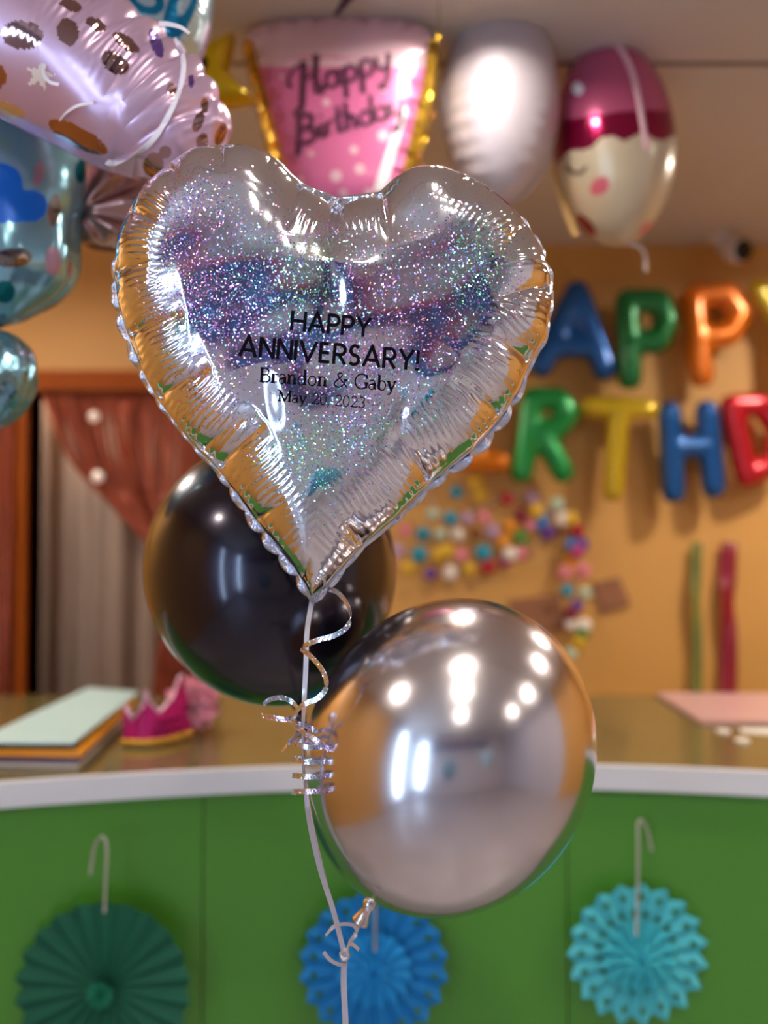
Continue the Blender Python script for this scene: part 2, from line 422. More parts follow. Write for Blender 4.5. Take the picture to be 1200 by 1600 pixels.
# fine ribs running square to the rim on the inner half of the rim pillows
lam = .0062
amp_s = .5+.5*np.sin(2*PI*sn/.083+1.3)*np.sin(2*PI*sn/.031)
band = np.exp(-((dd-.040)/.014)**2)
amp_px = PX(np.stack([X[:, 0], np.full(len(X), HY-.04), X[:, 1]], -1))
def near(p, q, rad): return np.exp(-(((amp_px-np.array([p, q]))/rad)**2).sum(1))
loc = near(330, 640, 75)+near(430, 760, 60)+near(260, 520, 55)+near(225, 460, 45)+near(490, 340, 45)+near(570, 350, 50)+near(690, 620, 75)+near(780, 540, 55)+near(820, 490, 45)+near(610, 760, 70)+near(230, 330, 35)+near(215, 390, 40)+near(550, 850, 40)+near(780, 340, 50)
rib = (.10*amp_s+.95*np.clip(loc, 0, 1))*np.exp(-((dd-.036)/.016)**2)
g += .00075*rib*np.sin(2*PI*sn/lam+1.2*np.sin(sn*40)+.8*np.sin(dd*180))
outer = np.exp(-((dd-.010)/.008)**2)
g += .00035*outer*np.sin(2*PI*sn/.0085+1.7*np.sin(sn*61))
# broad unevenness of the film and the long folds from cleft and tip
u, v_ = X[:, 0]-hc[0], X[:, 1]-hc[1]
g += .0012*np.sin(31*u+17*v_+1)*np.sin(23*v_-9*u)+.0004*np.sin(71*u-43*v_)*np.sin(59*v_+22*u)
def fold(a, b, dep, wd):
    O = inner(*a); I = inner(*b); L = np.linalg.norm(I-O); e = (I-O)/L; d = X-O
    t = np.clip((d@e)/L, 0, 1); q = X-(O+t[:, None]*L*e); r = np.sqrt((q**2).sum(1))
    return dep*np.sin(PI*np.clip(t, .02, .98))*np.exp(-(r/wd)**2)
g += fold((520, 400), (525, 520), -.003, .012)+fold((490, 930), (520, 760), -.004, .012)+fold((500, 900), (640, 690), -.005, .016)+fold((400, 570), (430, 690), -.0022, .014)+fold((440, 570), (455, 680), .0022, .014)
g += fold((630, 620), (612, 720), -.004, .008)+fold((650, 640), (720, 560), .003, .018)
damp = np.clip(dd/.006, 0, 1)
hz_ = np.maximum(hh+g*damp, 0)
Pf = np.stack([X[:, 0], HY-hz_, X[:, 1]], -1).reshape(S.shape[0], S.shape[1], 3)
heart = thing('heart_balloon', 'large silver holographic heart foil balloon printed with an anniversary greeting', 'balloon', W(488, 940, HY))
Pf = lean(Pf); vf, ff = grid(Pf, cu=True)
fs = obj('front_sheet', vf, ff, M['foil'], heart)
pxv = PX(Pf.reshape(-1, 3)); nearv = lambda p, q, r: np.exp(-(((pxv-np.array([p, q]))/r)**2).sum(1))
flk = np.clip((dd-.022)/.05, .05, 1)*(1-.75*nearv(380, 300, 60))*(1-.7*nearv(650, 330, 70))*(1-.7*nearv(520, 850, 90))*(1-.8*nearv(400, 620, 60))
flk = np.clip(flk+.5*nearv(310, 330, 50)+.4*nearv(770, 400, 60)+.5*nearv(510, 700, 60)+.3*nearv(310, 620, 40), 0, 1.4)
fs.data.attributes.new('flake', 'FLOAT', 'POINT').data.foreach_set('value', flk.astype(np.float32))
Sb = hf.sheet(hc, 500, 30); Xb = Sb.reshape(-1, 2); pb, sb, db = hf.field(Xb)
hb = np.maximum(hf.height(pb)+(crimps_fn(crs, Xb))*np.clip(db/.006, 0, 1), 0)
Pb = np.stack([Xb[:, 0], HY+hb, Xb[:, 1]], -1).reshape(Sb.shape[0], Sb.shape[1], 3)
vb, fb = grid(lean(Pb), cu=True)
obj('back_sheet', vb, [tuple(q[::-1]) for q in fb], M['foil'], heart)
# scalloped weld seam around the rim
nn_ = hf.nE; sarr = np.arange(nn_)*hf.dl
wid = .0024+.0074*np.abs(np.sin(PI*sarr/.029+.9*np.sin(sarr*9)))**.6*(.55+.45*np.sin(sarr*23))
ep = PX(np.stack([hf.E[:, 0], np.full(nn_, HY), hf.E[:, 1]], -1)); wid *= (.35+.65*np.clip((ep[:, 1]-300)/150, 0, 1))
Nn = smooth_closed(hf.N, 12); rows = []
for k, t in enumerate((-.15, .35, .75, 1.0)):
    Q = hf.E+Nn*(wid*t)[:, None]
    rows.append(np.stack([Q[:, 0], HY+.003*t+.0022*t*np.sin(2*PI*sarr/.019), Q[:, 1]], -1))
for t in (1.0, -.15):
    Q = hf.E+Nn*(wid*t)[:, None]
    rows.append(np.stack([Q[:, 0], HY+.0006+.003*t+.0022*t*np.sin(2*PI*sarr/.019), Q[:, 1]], -1))
v, f = grid(lean(np.stack(rows, 1)), cu=True, cv=True)
obj('weld_seam', v, f, M['foil_edge'], heart)
# filling neck at the point
nk = []
for q, (yl, xl, xr) in enumerate([(880, 474, 512), (905, 474, 512), (925, 478, 504), (940, 484, 496), (946, 487, 491)]):
    xs = np.linspace(xl, xr, 22)
    nk.append([W(x, yl, HY-.006+.004*math.sin(i*1.45+q*.4)+.002*q) for i, x in enumerate(xs)])
nk = np.array(nk); nk2 = nk+np.array([0, .004, 0])
Gn = lean(np.concatenate([nk, nk2[::-1]], 0))
v, f = grid(Gn, cu=True)
obj('filling_neck', v, f, M['foil'], heart)

# ---- lettering, drawn as pen strokes on the front sheet
def arc(cx_, cy_, rx, ry, a0, a1, n=18):
    a = np.radians(np.linspace(a0, a1, n)); return [(cx_+rx*math.cos(t), cy_+ry*math.sin(t)) for t in a]
def sans():
    w_ = .16; D = {}
    D['H'] = (.72, [(w_, [(0, 0), (0, 1)]), (w_, [(.72, 0), (.72, 1)]), (w_, [(0, .5), (.72, .5)])])
    D['A'] = (.86, [(w_, [(0, 0), (.43, 1), (.86, 0)]), (w_, [(.15, .32), (.71, .32)])])
    D['P'] = (.56, [(w_, [(0, 0), (0, 1)]), (w_, [(0, .95)]+arc(.3, .70, .26, .25, 90, -90)+[(0, .45)])])
    D['Y'] = (.74, [(w_, [(0, 1), (.37, .47), (.74, 1)]), (w_, [(.37, .47), (.37, 0)])])
    D['N'] = (.70, [(w_, [(0, 0), (0, 1)]), (w_, [(0, 1), (.70, 0)]), (w_, [(.70, 0), (.70, 1)])])
    D['I'] = (.02, [(w_, [(0, 0), (0, 1)])])
    D['V'] = (.84, [(w_, [(0, 1), (.42, 0), (.84, 1)])])
    D['E'] = (.5, [(w_, [(0, 0), (0, 1)]), (w_, [(0, .945), (.5, .945)]), (w_, [(0, .5), (.46, .5)]), (w_, [(0, .055), (.5, .055)])])
    D['R'] = (.58, D['P'][1]+[(w_, [(.26, .45), (.6, 0)])])
    D['S'] = (.52, [(w_, arc(.27, .725, .225, .225, 35, 255)+arc(.25, .27, .255, .225, 75, -145))])
    D['!'] = (.02, [(w_, [(0, 1), (0, .32)]), (w_*1.15, [(0, .13), (0, 0)])])
    return D
def serif():
    t, n = .18, .105; D = {}
    def sf(x, y=0, h=.11): return (n, [(x-h, y+n/2 if y == 0 else y), (x+h, y+n/2 if y == 0 else y)])
    D['B'] = (.62, [(t, [(.12, 0), (.12, 1)]), sf(.12), sf(.12, .975), (n, [(.12, .97), (.32, .97)]), (.09, arc(.32, .75, .2, .22, 90, -90)), (n, [(.12, .52), (.34, .52)]), (.1, arc(.34, .275, .25, .245, 90, -90)), (n, [(.12, .03), (.34, .03)])])
    D['r'] = (.40, [(t, [(.12, 0), (.12, .64)]), sf(.12), (n, [(.02, .6), (.12, .64)]), (.07, [(.12, .45), (.2, .58), (.29, .62)]), (.10, [(.29, .61), (.38, .57)])])
    D['a'] = (.46, [(.08, arc(.2, .18, .16, .175, 60, 330)), (n, [(.13, .33), (.36, .4)]), (t, [(.37, .04), (.37, .46)]), (.075, arc(.22, .46, .15, .18, 0, 150)), (n, [(.37, .05), (.46, .04)])])
    D['n'] = (.56, [(t, [(.12, 0), (.12, .64)]), sf(.12), (n, [(.02, .6), (.12, .64)]), (.075, arc(.28, .44, .16, .185, 170, 0)), (t, [(.44, .44), (.44, 0)]), sf(.44)])
    D['d'] = (.56, [(.085, arc(.24, .31, .2, .32, 20, 340)), (t, [(.43, .02), (.43, 1.03)]), (n, [(.33, 1.0), (.43, 1.03)]), (n, [(.43, .04), (.53, .04)])])
    D['o'] = (.52, [(.085, arc(.26, .32, .22, .315, 0, 360, 30))])
    D['b'] = (.54, [(t, [(.12, .02), (.12, 1.03)]), (n, [(.02, 1.0), (.12, 1.03)]), (.085, arc(.3, .31, .2, .32, 160, -160))])
    D['y'] = (.52, [(t, [(.08, .62), (.28, .03)]), (n, [(.46, .62), (.22, -.2)]), (.09, [(.22, -.2), (.14, -.26), (.05, -.24)]), sf(.08, .62), sf(.46, .62, .09)])
    D['G'] = (.78, [(.095, arc(.42, .5, .37, .50, 40, 320, 34)), (t, [(.70, .06), (.70, .42)]), (n, [(.58, .42), (.82, .42)]), (n, [(.72, .70), (.72, .98)])])
    D['&'] = (.86, [(.09, [(.82, .03), (.30, .70), (.25, .84), (.30, .96), (.40, .99), (.49, .93), (.50, .82), (.43, .70), (.18, .44), (.09, .30), (.09, .17), (.18, .05), (.32, .01), (.48, .07), (.62, .24), (.72, .52)]), (n, [(.60, .52), (.84, .52)])])
    D['M'] = (.90, [(n, [(.1, 0), (.1, 1)]), (t, [(.1, 1), (.46, .04)]), (n, [(.46, .04), (.8, 1)]), (t, [(.8, 1), (.8, 0)]), sf(.1), sf(.8), sf(.06, .975, .08), sf(.84, .975, .08)])
    D['2'] = (.5, [(.085, arc(.25, .71, .19, .25, 165, -25)+[(.30, .40), (.07, .06)]), (.1, [(.05, .05), (.47, .05)]), (n, [(.47, .05), (.5, .18)])])
    D['0'] = (.5, [(.085, arc(.25, .49, .20, .48, 0, 360, 30))])
    D['3'] = (.48, [(.085, arc(.23, .74, .17, .22, 150, -80)), (.095, arc(.22, .27, .21, .25, 80, -150))])
    D[','] = (.14, [(.12, [(.08, .1), (.09, .0)]), (.06, [(.09, 0), (.02, -.17)])])
    return D
def layout(text, D, gap, space=.32):
    out = []; x = 0
    for ch in text:
        if ch == ' ': x += space; continue
        adv, st = D[ch]
        out += [(wd, [(x+a, b) for a, b in pts]) for wd, pts in st]; x += adv+gap
    return out, x-gap
def dens(pts, step):
    P = np.asarray(pts, float); s = np.concatenate([[0], np.cumsum(np.linalg.norm(np.diff(P, axis=0), axis=1))])
    n = max(2, int(s[-1]/step)+1); t = np.union1d(np.linspace(0, s[-1], n), s)
    return np.stack([np.interp(t, s, P[:, 0]), np.interp(t, s, P[:, 1])], -1)
def stroke2d(pts, wd, step):
    P = dens(pts, step); T = norm(np.gradient(P, axis=0)); Nv = np.stack([-T[:, 1], T[:, 0]], -1)
    Tin = norm(np.diff(P, axis=0)); k = np.ones(len(P))
    for i in range(1, len(P)-1):
        c = float(np.dot(Tin[i-1], Tin[i])); k[i] = min(1.6, 1/max(.5, math.sqrt(max(0, (1+c)/2))))
    return P+Nv*(wd/2*k)[:, None], P-Nv*(wd/2*k)[:, None]
def write(text, D, gap, p0, p1, cap, bold=1.0, shear=0, space=.32):
    st, L = layout(text, D, gap, space); p0 = np.array(p0, float); p1 = np.array(p1, float)
    e = (p1-p0); sx = np.linalg.norm(e)/L; e = e/np.linalg.norm(e); up = np.array([e[1], -e[0]])
    res = []
    for wd, pts in st:
        q = [((a+shear*b)*sx, b*cap) for a, b in pts]
        A, B = stroke2d(q, wd*cap*bold, 1.5)
        res.append((p0+A[:, :1]*e+A[:, 1:]*up, p0+B[:, :1]*e+B[:, 1:]*up))
    return res
def on_heart(q, lift=.0007):
    Y = np.full(len(q), HY-hf.H)
    for _ in range(3):
        P = np.array([W(a, b, y) for (a, b), y in zip(q, Y)])
        pp, s_, d_ = hf.field(P[:, [0, 2]]); xx = P[:, [0, 2]]
        u, v_ = xx[:, 0]-hc[0], xx[:, 1]-hc[1]
        h_ = hf.height(pp)+.0016*np.sin(31*u+17*v_+1)*np.sin(23*v_-9*u)+.0007*np.sin(71*u-43*v_)*np.sin(59*v_+22*u)
        Y = HY-h_-lift-.0004
    return np.array([W(a, b, y) for (a, b), y in zip(q, Y)])
from mathutils.bvhtree import BVHTree
bvh = BVHTree.FromPolygons([tuple(p) for p in vf], [tuple(int(i) for i in q) for q in ff])
def on_sheet(q, lift=.0005):
    P = []
    o0 = Vector((0, 0, CAM_Z))
    for a, b in q:
        d = Vector(W(a, b, 1.0))-o0; d.normalize()
        hit = bvh.ray_cast(o0, d)
        P.append(np.array(hit[0]-d*lift) if hit[0] is not None else W(a, b, HY-hf.H))
    return np.array(P)
SA, SE = sans(), serif()
lines = [('HAPPY', SA, .23, (455, 516), (577, 527), 31, 1.0), ('ANNIVERSARY!', SA, .24, (374, 556), (652, 579), 32, 1.0),
         ('Brandon & Gaby', SE, .04, (405, 597), (618, 611), 23, 1.0), ('May 20, 2023', SE, .05, (434, 627), (570, 638), 18, 1.0)]
for text, D, gap, p0, p1, cap, bold in lines:
    mb = MB()
    for A, B in write(text, D, gap, p0, p1, cap, bold):
        G = np.stack([on_sheet(A), on_sheet(B)], 1); mb.add(*grid(G))
    mb.build('printed_lettering', M['ink'], heart)

# ------------------------------------------------------------------ latex balloons
def latex(name, label, m, cpx, neck_px, Y, b_px, top_px, bot_px, dy=0):
    c = W(*cpx, Y); nk_ = W(*neck_px, Y+dy); s = Y/FPX
    ax = norm(c-nk_); b = b_px*s; at = top_px*s; ab = bot_px*s; L = np.linalg.norm(c-nk_)
    t = np.linspace(.0001, PI/2, 40); pr = [(b*math.sin(a), at*math.cos(a)) for a in t]
    for a in np.linspace(PI/2, PI*.975, 46)[1:]:
        sn_ = math.sin(a); k = (a-PI/2)/(PI/2)
        pr.append((b*sn_*(1-.10*k*k), ab*math.cos(a)))
    rn = .0075
    zl = pr[-1][1]
    pr += [(rn*1.1, zl-.004), (rn*.62, zl-.009)]
    t_ = thing(name, label, 'balloon', c-np.array([0, 0, ab]))
    obj('body', *lathe(pr, c, ax, 96), m, t_)
    z0 = zl-.009
    kn = [(rn*.62, z0), (rn*.95, z0-.004), (rn*1.0, z0-.008), (rn*.7, z0-.012), (rn*.9, z0-.02), (rn*1.25, z0-.027), (rn*1.35, z0-.029), (rn*1.2, z0-.029), (rn*.6, z0-.018), (.0003, z0-.017)]
    obj('knotted_neck', *lathe(kn, c, ax, 32), m, t_)
    return c, c+ax*(z0-.010)
cS, nS = latex('latex_balloon', 'round chrome silver latex balloon below the heart', M['chrome'], (700, 1178), (588, 1392), 1.0, 220, 247, 250, .02)
cB, nB = latex('latex_balloon', 'dark black pearl latex balloon behind the heart point', M['black'], (424, 888), (463, 1085), 1.17, 195, 200, 214, 0)

# ------------------------------------------------------------------ ribbons
def rib_px(pts, n): return catmull([W(a, b, y) for a, b, y in pts], n)
RW = .0050
RG = 'silver ribbons tied to the balloons'
P = rib_px([(488, 936, .968), (480, 985, .955), (478, 1040, .945), (475, 1100, .935), (473, 1150, .93), (476, 1210, .93), (481, 1270, .93), (498, 1350, .93), (520, 1420, .935), (533, 1470, .94), (540, 1500, .945)], 160)
tw = np.concatenate([np.linspace(0, .2, 40), np.linspace(.2, 2.6, 60), np.linspace(2.6, 3.4, 60)])
o = obj('ribbon', *ribbon(P, RW, wv=(1, 0, 0), twist=tw), M['ribbon_plain']); tag(o, 'straight silver ribbon hanging from the heart balloon point', 'ribbon', RG)
# long curl looping off the point of the heart
cur = [(512, 920, .962), (528, 926, .945), (543, 945, .93), (548, 965, .918), (540, 982, .915), (520, 994, .915), (497, 1000, .918), (478, 1008, .925), (472, 1014, .934), (484, 1024, .925), (500, 1042, .917), (509, 1060, .913),
       (508, 1078, .912), (495, 1092, .913), (476, 1100, .916), (462, 1112, .922), (456, 1124, .93), (466, 1138, .922), (484, 1150, .914), (502, 1162, .911), (515, 1172, .918), (524, 1178, .93)]
P = rib_px(cur, 260)
o = obj('curling_ribbon', *ribbon(P, RW, wv=(.15, 0, 1)), M['ribbon']); tag(o, 'long glittering curl of ribbon looping off the heart point', 'ribbon', RG)
# tight spring of curls
ph_ = np.linspace(.8*PI, 9.2*PI, 420); k = np.linspace(0, 1, 420)
pxs = 482+12*k+(22+16*k)*np.cos(ph_); pys = 1138+104*k+(13-10*k)*np.sin(ph_*1.0+.6); ys_ = .93-.0006*(22+16*k)*np.sin(ph_)
P = np.array([W(a, b, y) for a, b, y in zip(pxs, pys, ys_)])
o = obj('curling_ribbon', *ribbon(P, RW, wv=(.1, 0, 1)), M['ribbon']); tag(o, 'tight spring of ribbon curls beside the silver balloon', 'ribbon', RG)
P = rib_px([(409, 1118, .95), (430, 1122, .94), (452, 1124, .938), (466, 1112, .945), (458, 1098, .955), (440, 1090, .955), (422, 1093, .95), (411, 1101, .945)], 90)
o = obj('curling_ribbon', *ribbon(P, RW, wv=(.2, 0, 1)), M['ribbon']); tag(o, 'short ribbon curl sticking out left of the black balloon knot', 'ribbon', RG)
P = rib_px([(440, 1175, .93), (452, 1160, .925), (464, 1148, .93), (478, 1146, .94), (486, 1156, .945)], 60)
o = obj('curling_ribbon', *ribbon(P, RW*.9, wv=(.5, 0, 1)), M['ribbon']); tag(o, 'small ribbon tip curling left below the black balloon knot', 'ribbon', RG)
# ribbons of the two latex balloons joining the bundle
pn = PX(nB); P = rib_px([(pn[0], pn[1], 1.17), (474, 1160, 1.05), (477, 1220, .965), (488, 1290, .945), (505, 1360, .942), (524, 1440, .948), (539, 1500, .95)], 120)
o = obj('ribbon', *ribbon(P, RW*.9, wv=(1, 0, 0), twist=np.linspace(0, 1.4, 120)), M['ribbon_plain']); tag(o, 'thin silver ribbon running down from the black balloon knot', 'ribbon', RG)
pn = PX(nS); P = rib_px([(pn[0], pn[1], nS[1]), (pn[0]-12, pn[1]+28, 1.0), (548, 1468, .965), (538, 1500, .95)], 60)
o = obj('ribbon', *ribbon(P, RW*.9, wv=(1, 0, 0), twist=np.linspace(0, 1.2, 60)), M['ribbon_plain']); tag(o, 'short silver ribbon below the silver balloon neck', 'ribbon', RG)
P = rib_px([(509, 1462, .93), (520, 1449, .925), (535, 1444, .93), (552, 1446, .94), (558, 1458, .945), (545, 1474, .945), (552, 1476, .94), (561, 1484, .935)], 70)
o = obj('curling_ribbon', *ribbon(P, RW*.7, wv=(.3, 0, 1)), M['ribbon_plain']); tag(o, 'loose ribbon curl around the strings above the knot', 'ribbon', RG)
P = rib_px([(506, 1488, .93), (516, 1500, .935), (530, 1507, .942), (541, 1508, .948)], 40)
o = obj('curling_ribbon', *ribbon(P, RW*.7, wv=(.3, 0, 1)), M['ribbon_plain']); tag(o, 'ribbon end poking left of the knot in front of the blue fan', 'ribbon', RG)
t = thing('ribbon_tail', 'silver ribbon tail running from the knot down to the floor', 'ribbon', W(540, 1600, .95)*np.array([1, 1, 0]), RG)
P = np.concatenate([rib_px([(539, 1494, .948), (537, 1530, .95), (540, 1600, .95)], 30), np.array([[W(540, 1600, .95)[0], .95, z] for z in np.linspace(.85, .02, 14)])])
obj('strand', *ribbon(P, RW*1.15, thick=.0012, wv=(1, 0, 0)), M['ribbon_plain'], t)
obj('knot', *tube(catmull([W(a, b, y) for a, b, y in [(533, 1490, .945), (540, 1484, .94), (544, 1494, .944), (537, 1499, .942), (533, 1492, .95)]], 30), .0022, 8), M['ribbon_plain'], t)

# ------------------------------------------------------------------ lavender foil tube balloon, top left
M['lav'] = mat('lavender_foil', (208, 176, 206), metal=.5, rough=.26, var=.05, scale=5, coat=.2, crough=.06)
M['lav_dot'] = mat('rose_mirror_dot', (176, 140, 140), metal=1, rough=.06)
M['lav_dark'] = mat('violet_print', (128, 96, 190), metal=.8, rough=.15)
M['cream'] = mat('cream_print', (226, 214, 206), rough=.35)
M['gold_print'] = mat('ochre_print', (214, 166, 96), metal=.4, rough=.3)
YLV = 1.10
cl = [(-230, -95, 134), (-80, -10, 134), (50, 62, 132), (140, 110, 127), (190, 144, 123), (230, 168, 118), (258, 190, 111), (284, 220, 92), (300, 245, 68), (312, 262, 40), (318, 272, 8)]
Q = catmull(np.array(cl, float), 320)
ctr = np.array([W(a, b, YLV) for a, b, _ in Q]); rad = np.maximum(Q[:, 2], 3)*YLV/FPX
Tt = norm(np.gradient(ctr, axis=0)); yv = np.array([0, 1.0, 0]); nv = norm(np.cross(Tt, yv)); nv = np.where(nv[:, 2:3] < 0, -nv, nv)
phi = np.linspace(0, 2*PI, 200, endpoint=False)
sl = np.concatenate([[0], np.cumsum(np.linalg.norm(np.diff(ctr, axis=0), axis=1))])
SL, PH = np.meshgrid(sl, phi, indexing='ij')
gro = np.zeros_like(SL)
pxc = PX(ctr)
for (xa, dep, lo, hi) in [(20, .010, .1, 1.2), (78, .012, .0, 1.4), (120, .012, .1, 1.5), (160, .012, .1, 1.6), (205, .012, .0, 2.0), (232, .010, .1, 1.9), (255, .010, .0, 2.2), (275, .008, .0, 2.6)]:
    s0 = np.interp(xa, pxc[:, 0], sl)
    pm = np.abs(((PH+PI) % (2*PI))-PI)           # 0 at the upper seam, pi at the lower one
    env = np.clip(1-((pm-lo)/(hi-lo))**2, 0, 1)*(pm < hi)
    x_ = np.abs(SL-s0-.012*np.sin(pm*1.2))
    gro += 1.35*dep*env*(.6*np.exp(-x_/.0035)+.4*np.exp(-(x_/.013)**2))
pm = np.abs(((PH+PI) % (2*PI))-PI)
gro += .0009*np.sin(2*PI*SL/.0085+np.sin(PH*3))*np.exp(-((pm-1.25)/.35)**2)*(.4+.6*np.sin(SL*38)**2)
gro += .0022*np.sin(PH*7+SL*60)*np.clip((SL-sl[-1]*.72)/(sl[-1]*.28), 0, 1)
gro += .0015*np.sin(SL*45+PH*2)*np.sin(PH*3+1)
# weld seam squeezes the section at top and bottom
seam = 1+.03*np.exp(-(np.sin(PH)/.10)**2)
R_ = np.maximum(rad[:, None]-gro, .002)*seam
G = ctr[:, None]+R_[..., None]*(np.cos(PH)[..., None]*nv[:, None]+.92*np.sin(PH)[..., None]*yv)
v, f = grid(G, cv=True); f = [tuple(q) for q in f]
fc = v[np.array(f)].mean(1); q = PX(fc); front = fc[:, 1] < YLV+.06
mi = np.zeros(len(f), int)
def ell(q, cx_, cy_, rx, ry, rot=0):
    a = math.radians(rot); d = q-np.array([cx_, cy_]); u = d[:, 0]*math.cos(a)+d[:, 1]*math.sin(a); w_ = -d[:, 0]*math.sin(a)+d[:, 1]*math.cos(a)
    return (u/rx)**2+(w_/ry)**2 < 1
for (x, y, rx, ry, ro, k) in [(35, 55, 33, 22, 8, 1), (106, 50, 17, 22, -10, 1), (110, 8, 18, 9, 20, 1), (150, 38, 18, 9, 30, 1), (180, 98, 24, 16, 35, 1), (197, 66, 25, 10, 35, 1), (244, 67, 9, 24, -20, 2), (270, 141, 8, 12, -30, 1), (299, 127, 5, 10, 0, 2),
                              (122, 214, 52, 16, 28, 1), (240, 258, 16, 20, 0, 1), (258, 238, 10, 10, 0, 1), (310, 190, 8, 17, 20, 1), (345, 210, 8, 18, 20, 1), (316, 222, 9, 15, 10, 1), (320, 165, 6, 12, 0, 1), (12, 170, 27, 9, 20, 4), (-10, 120, 20, 20, 0, 1)]:
    mi[ell(q, x, y, rx, ry, ro) & front] = k
def star_in(q, cx_, cy_, R, r, rot):
    d = q-np.array([cx_, cy_]); a = np.arctan2(d[:, 1], d[:, 0])-rot; rr = np.hypot(d[:, 0], d[:, 1])
    m_ = np.abs(((a/(2*PI/5)) % 1)-.5)*2      # 0 valley, 1 tip
    lim = 1/((m_/R)+((1-m_)/r))
    return rr < lim
mi[star_in(q, 62, 118, 24, 10, 1.2) & front] = 3
lv = thing('foil_balloon', 'big lavender pink foil balloon with mirror dots and a white ribbon', 'balloon', W(150, 290, YLV))
obj('body', v, f, [M['lav'], M['lav_dot'], M['lav_dark'], M['cream'], M['gold_print']], lv, True, mi)
def on_lav(pts, lift=.004, n=80):
    bv = BVHTree.FromPolygons([tuple(p) for p in v], f); o0 = Vector((0, 0, CAM_Z)); P = []
    for a, b in catmull(np.array(pts, float), n):
        d = Vector(W(a, b, 1.0))-o0; d.normalize(); h = bv.ray_cast(o0, d)
        P.append(np.array(h[0]-d*lift) if h[0] is not None else (W(a, b, P[-1][1]) if P else W(a, b, YLV-.02)))
    return np.array(P)
P = on_lav([(272, 60), (284, 84), (286, 115), (277, 150), (258, 190), (235, 222), (205, 246), (184, 254), (168, 254)])
back = catmull(np.array([P[-1], P[-1]+[.004, .045, .028], W(205, 165, YLV+.125), P[0]+[-.01, .06, -.01], P[0]]), 50)
P = np.concatenate([P, back[1:-1]])
o = obj('ribbon', *ribbon(P, .0062, wv=(1, -.25, .35)), M['white_ribbon']); tag(o, 'white ribbon wrapped around the lavender balloon', 'ribbon')
P = on_lav([(93, 188), (105, 175), (122, 165), (146, 160)], n=40)
o = obj('ribbon', *ribbon(P, .0035, wv=(.4, -.2, 1)), M['white_ribbon']); tag(o, 'thin white ribbon end lying on the lavender balloon beside its long mirror dot', 'ribbon')
P = rib_px([(248, 37, 1.03), (265, 38, 1.025), (283, 43, 1.02), (296, 52, 1.02)], 30)
o = obj('ribbon', *ribbon(P, np.linspace(.006, .003, 30), wv=(.2, 0, 1)), M['white_ribbon']); tag(o, 'white ribbon tip sticking out above the lavender balloon', 'ribbon')
P = on_lav([(70, 100), (68, 115), (78, 128), (92, 132)], n=30)
o = obj('ribbon', *ribbon(P, .0035, wv=(1, -.2, .3)), M['white_ribbon']); tag(o, 'short pale ribbon curl beside the printed star', 'ribbon')

# lower lobe of foil seen below it
M['rose'] = mat('rose_foil', (176, 136, 128), metal=.85, rough=.16, var=.06, scale=6)
low = Foil([W2(a, b, 1.33) for a, b in [(105, 250), (150, 235), (220, 240), (265, 290), (275, 350), (230, 385), (185, 393), (140, 388), (112, 372), (100, 320)]], .045, nE=500, soft=20)
S_ = low.sheet(W2(190, 315, 1.33), 420, 44); X_ = S_.reshape(-1, 2); p_, s_, d_ = low.field(X_)
rr = X_-W2(140, 345, 1.33); an = np.arctan2(rr[:, 1], rr[:, 0]); dist = np.linalg.norm(rr, axis=1)
h_ = np.maximum(low.height(p_)+.006*np.sin(an*9)*np.clip(dist/.06, 0, 1)*np.clip(d_/.01, 0, 1)-.012*np.exp(-(dist/.010)**2), 0)
t = thing('foil_balloon', 'small pleated rose foil balloon between lavender and heart balloons', 'balloon', W(190, 393, 1.33))
for sg, nm in ((-1, 'front_sheet'), (1, 'back_sheet')):
    obj(nm, *grid(np.stack([X_[:, 0], 1.33+sg*h_, X_[:, 1]], -1).reshape(S_.shape[0], S_.shape[1], 3), cu=True), M['rose'], t)

# ------------------------------------------------------------------ blue foil balloon with a hanging bulb, left edge
M['aqua'] = mat('aqua_pearl_foil', (140, 194, 214), metal=.7, rough=.18, var=.12, scale=5, coat=.5, crough=.05, bump=.12, bscale=22)
M['royal'] = mat('royal_blue_print', (0, 104, 214), metal=.15, rough=.3)
M['mirror'] = mat('mirror_print', (150, 140, 132), metal=1, rough=.07)
M['rosep'] = mat('rose_print', (180, 140, 160), metal=.5, rough=.2)
M['tealp'] = mat('teal_print', (0, 110, 124), metal=.6, rough=.18)
YB_ = 1.29; s = YB_/FPX
prof = [(.5, 160), (80, 162), (130, 185), (158, 220), (163, 270), (160, 310), (152, 345), (150, 400), (146, 430), (136, 448), (118, 466), (90, 482), (66, 496), (44, 504), (34, 508)]
pr = catmull(np.array(prof, float), 260)
aqx = -28
c0 = W(aqx, 508, YB_)
prm = np.stack([pr[:, 0]*s, (508-pr[:, 1])*s], -1)
ph2 = np.linspace(0, 2*PI, 480, endpoint=False)
RR = prm[:, 0][:, None]*(1+.018*np.sin(ph2*11)[None]*np.clip((pr[:, 1]-300)/150, 0, 1)[:, None]+.012*np.sin(ph2*23)[None]*np.clip((pr[:, 1]-420)/60, 0, 1)[:, None])
G = np.stack([c0[0]+RR*np.cos(ph2), c0[1]+.72*RR*np.sin(ph2), np.broadcast_to((c0[2]+prm[:, 1])[:, None], RR.shape)], -1)
v, f = grid(G, cv=True); f = [tuple(q_) for q_ in f]; fc = v[np.array(f)].mean(1); q = PX(fc); front = fc[:, 1] < YB_+.02
mi = np.zeros(len(f), int)
hpoly = [(-62, 350), (-40, 300), (-34, 270), (-18, 256), (8, 255), (26, 264), (35, 280), (36, 297), (56, 297), (70, 306), (75, 322), (70, 338), (56, 346), (20, 347)]
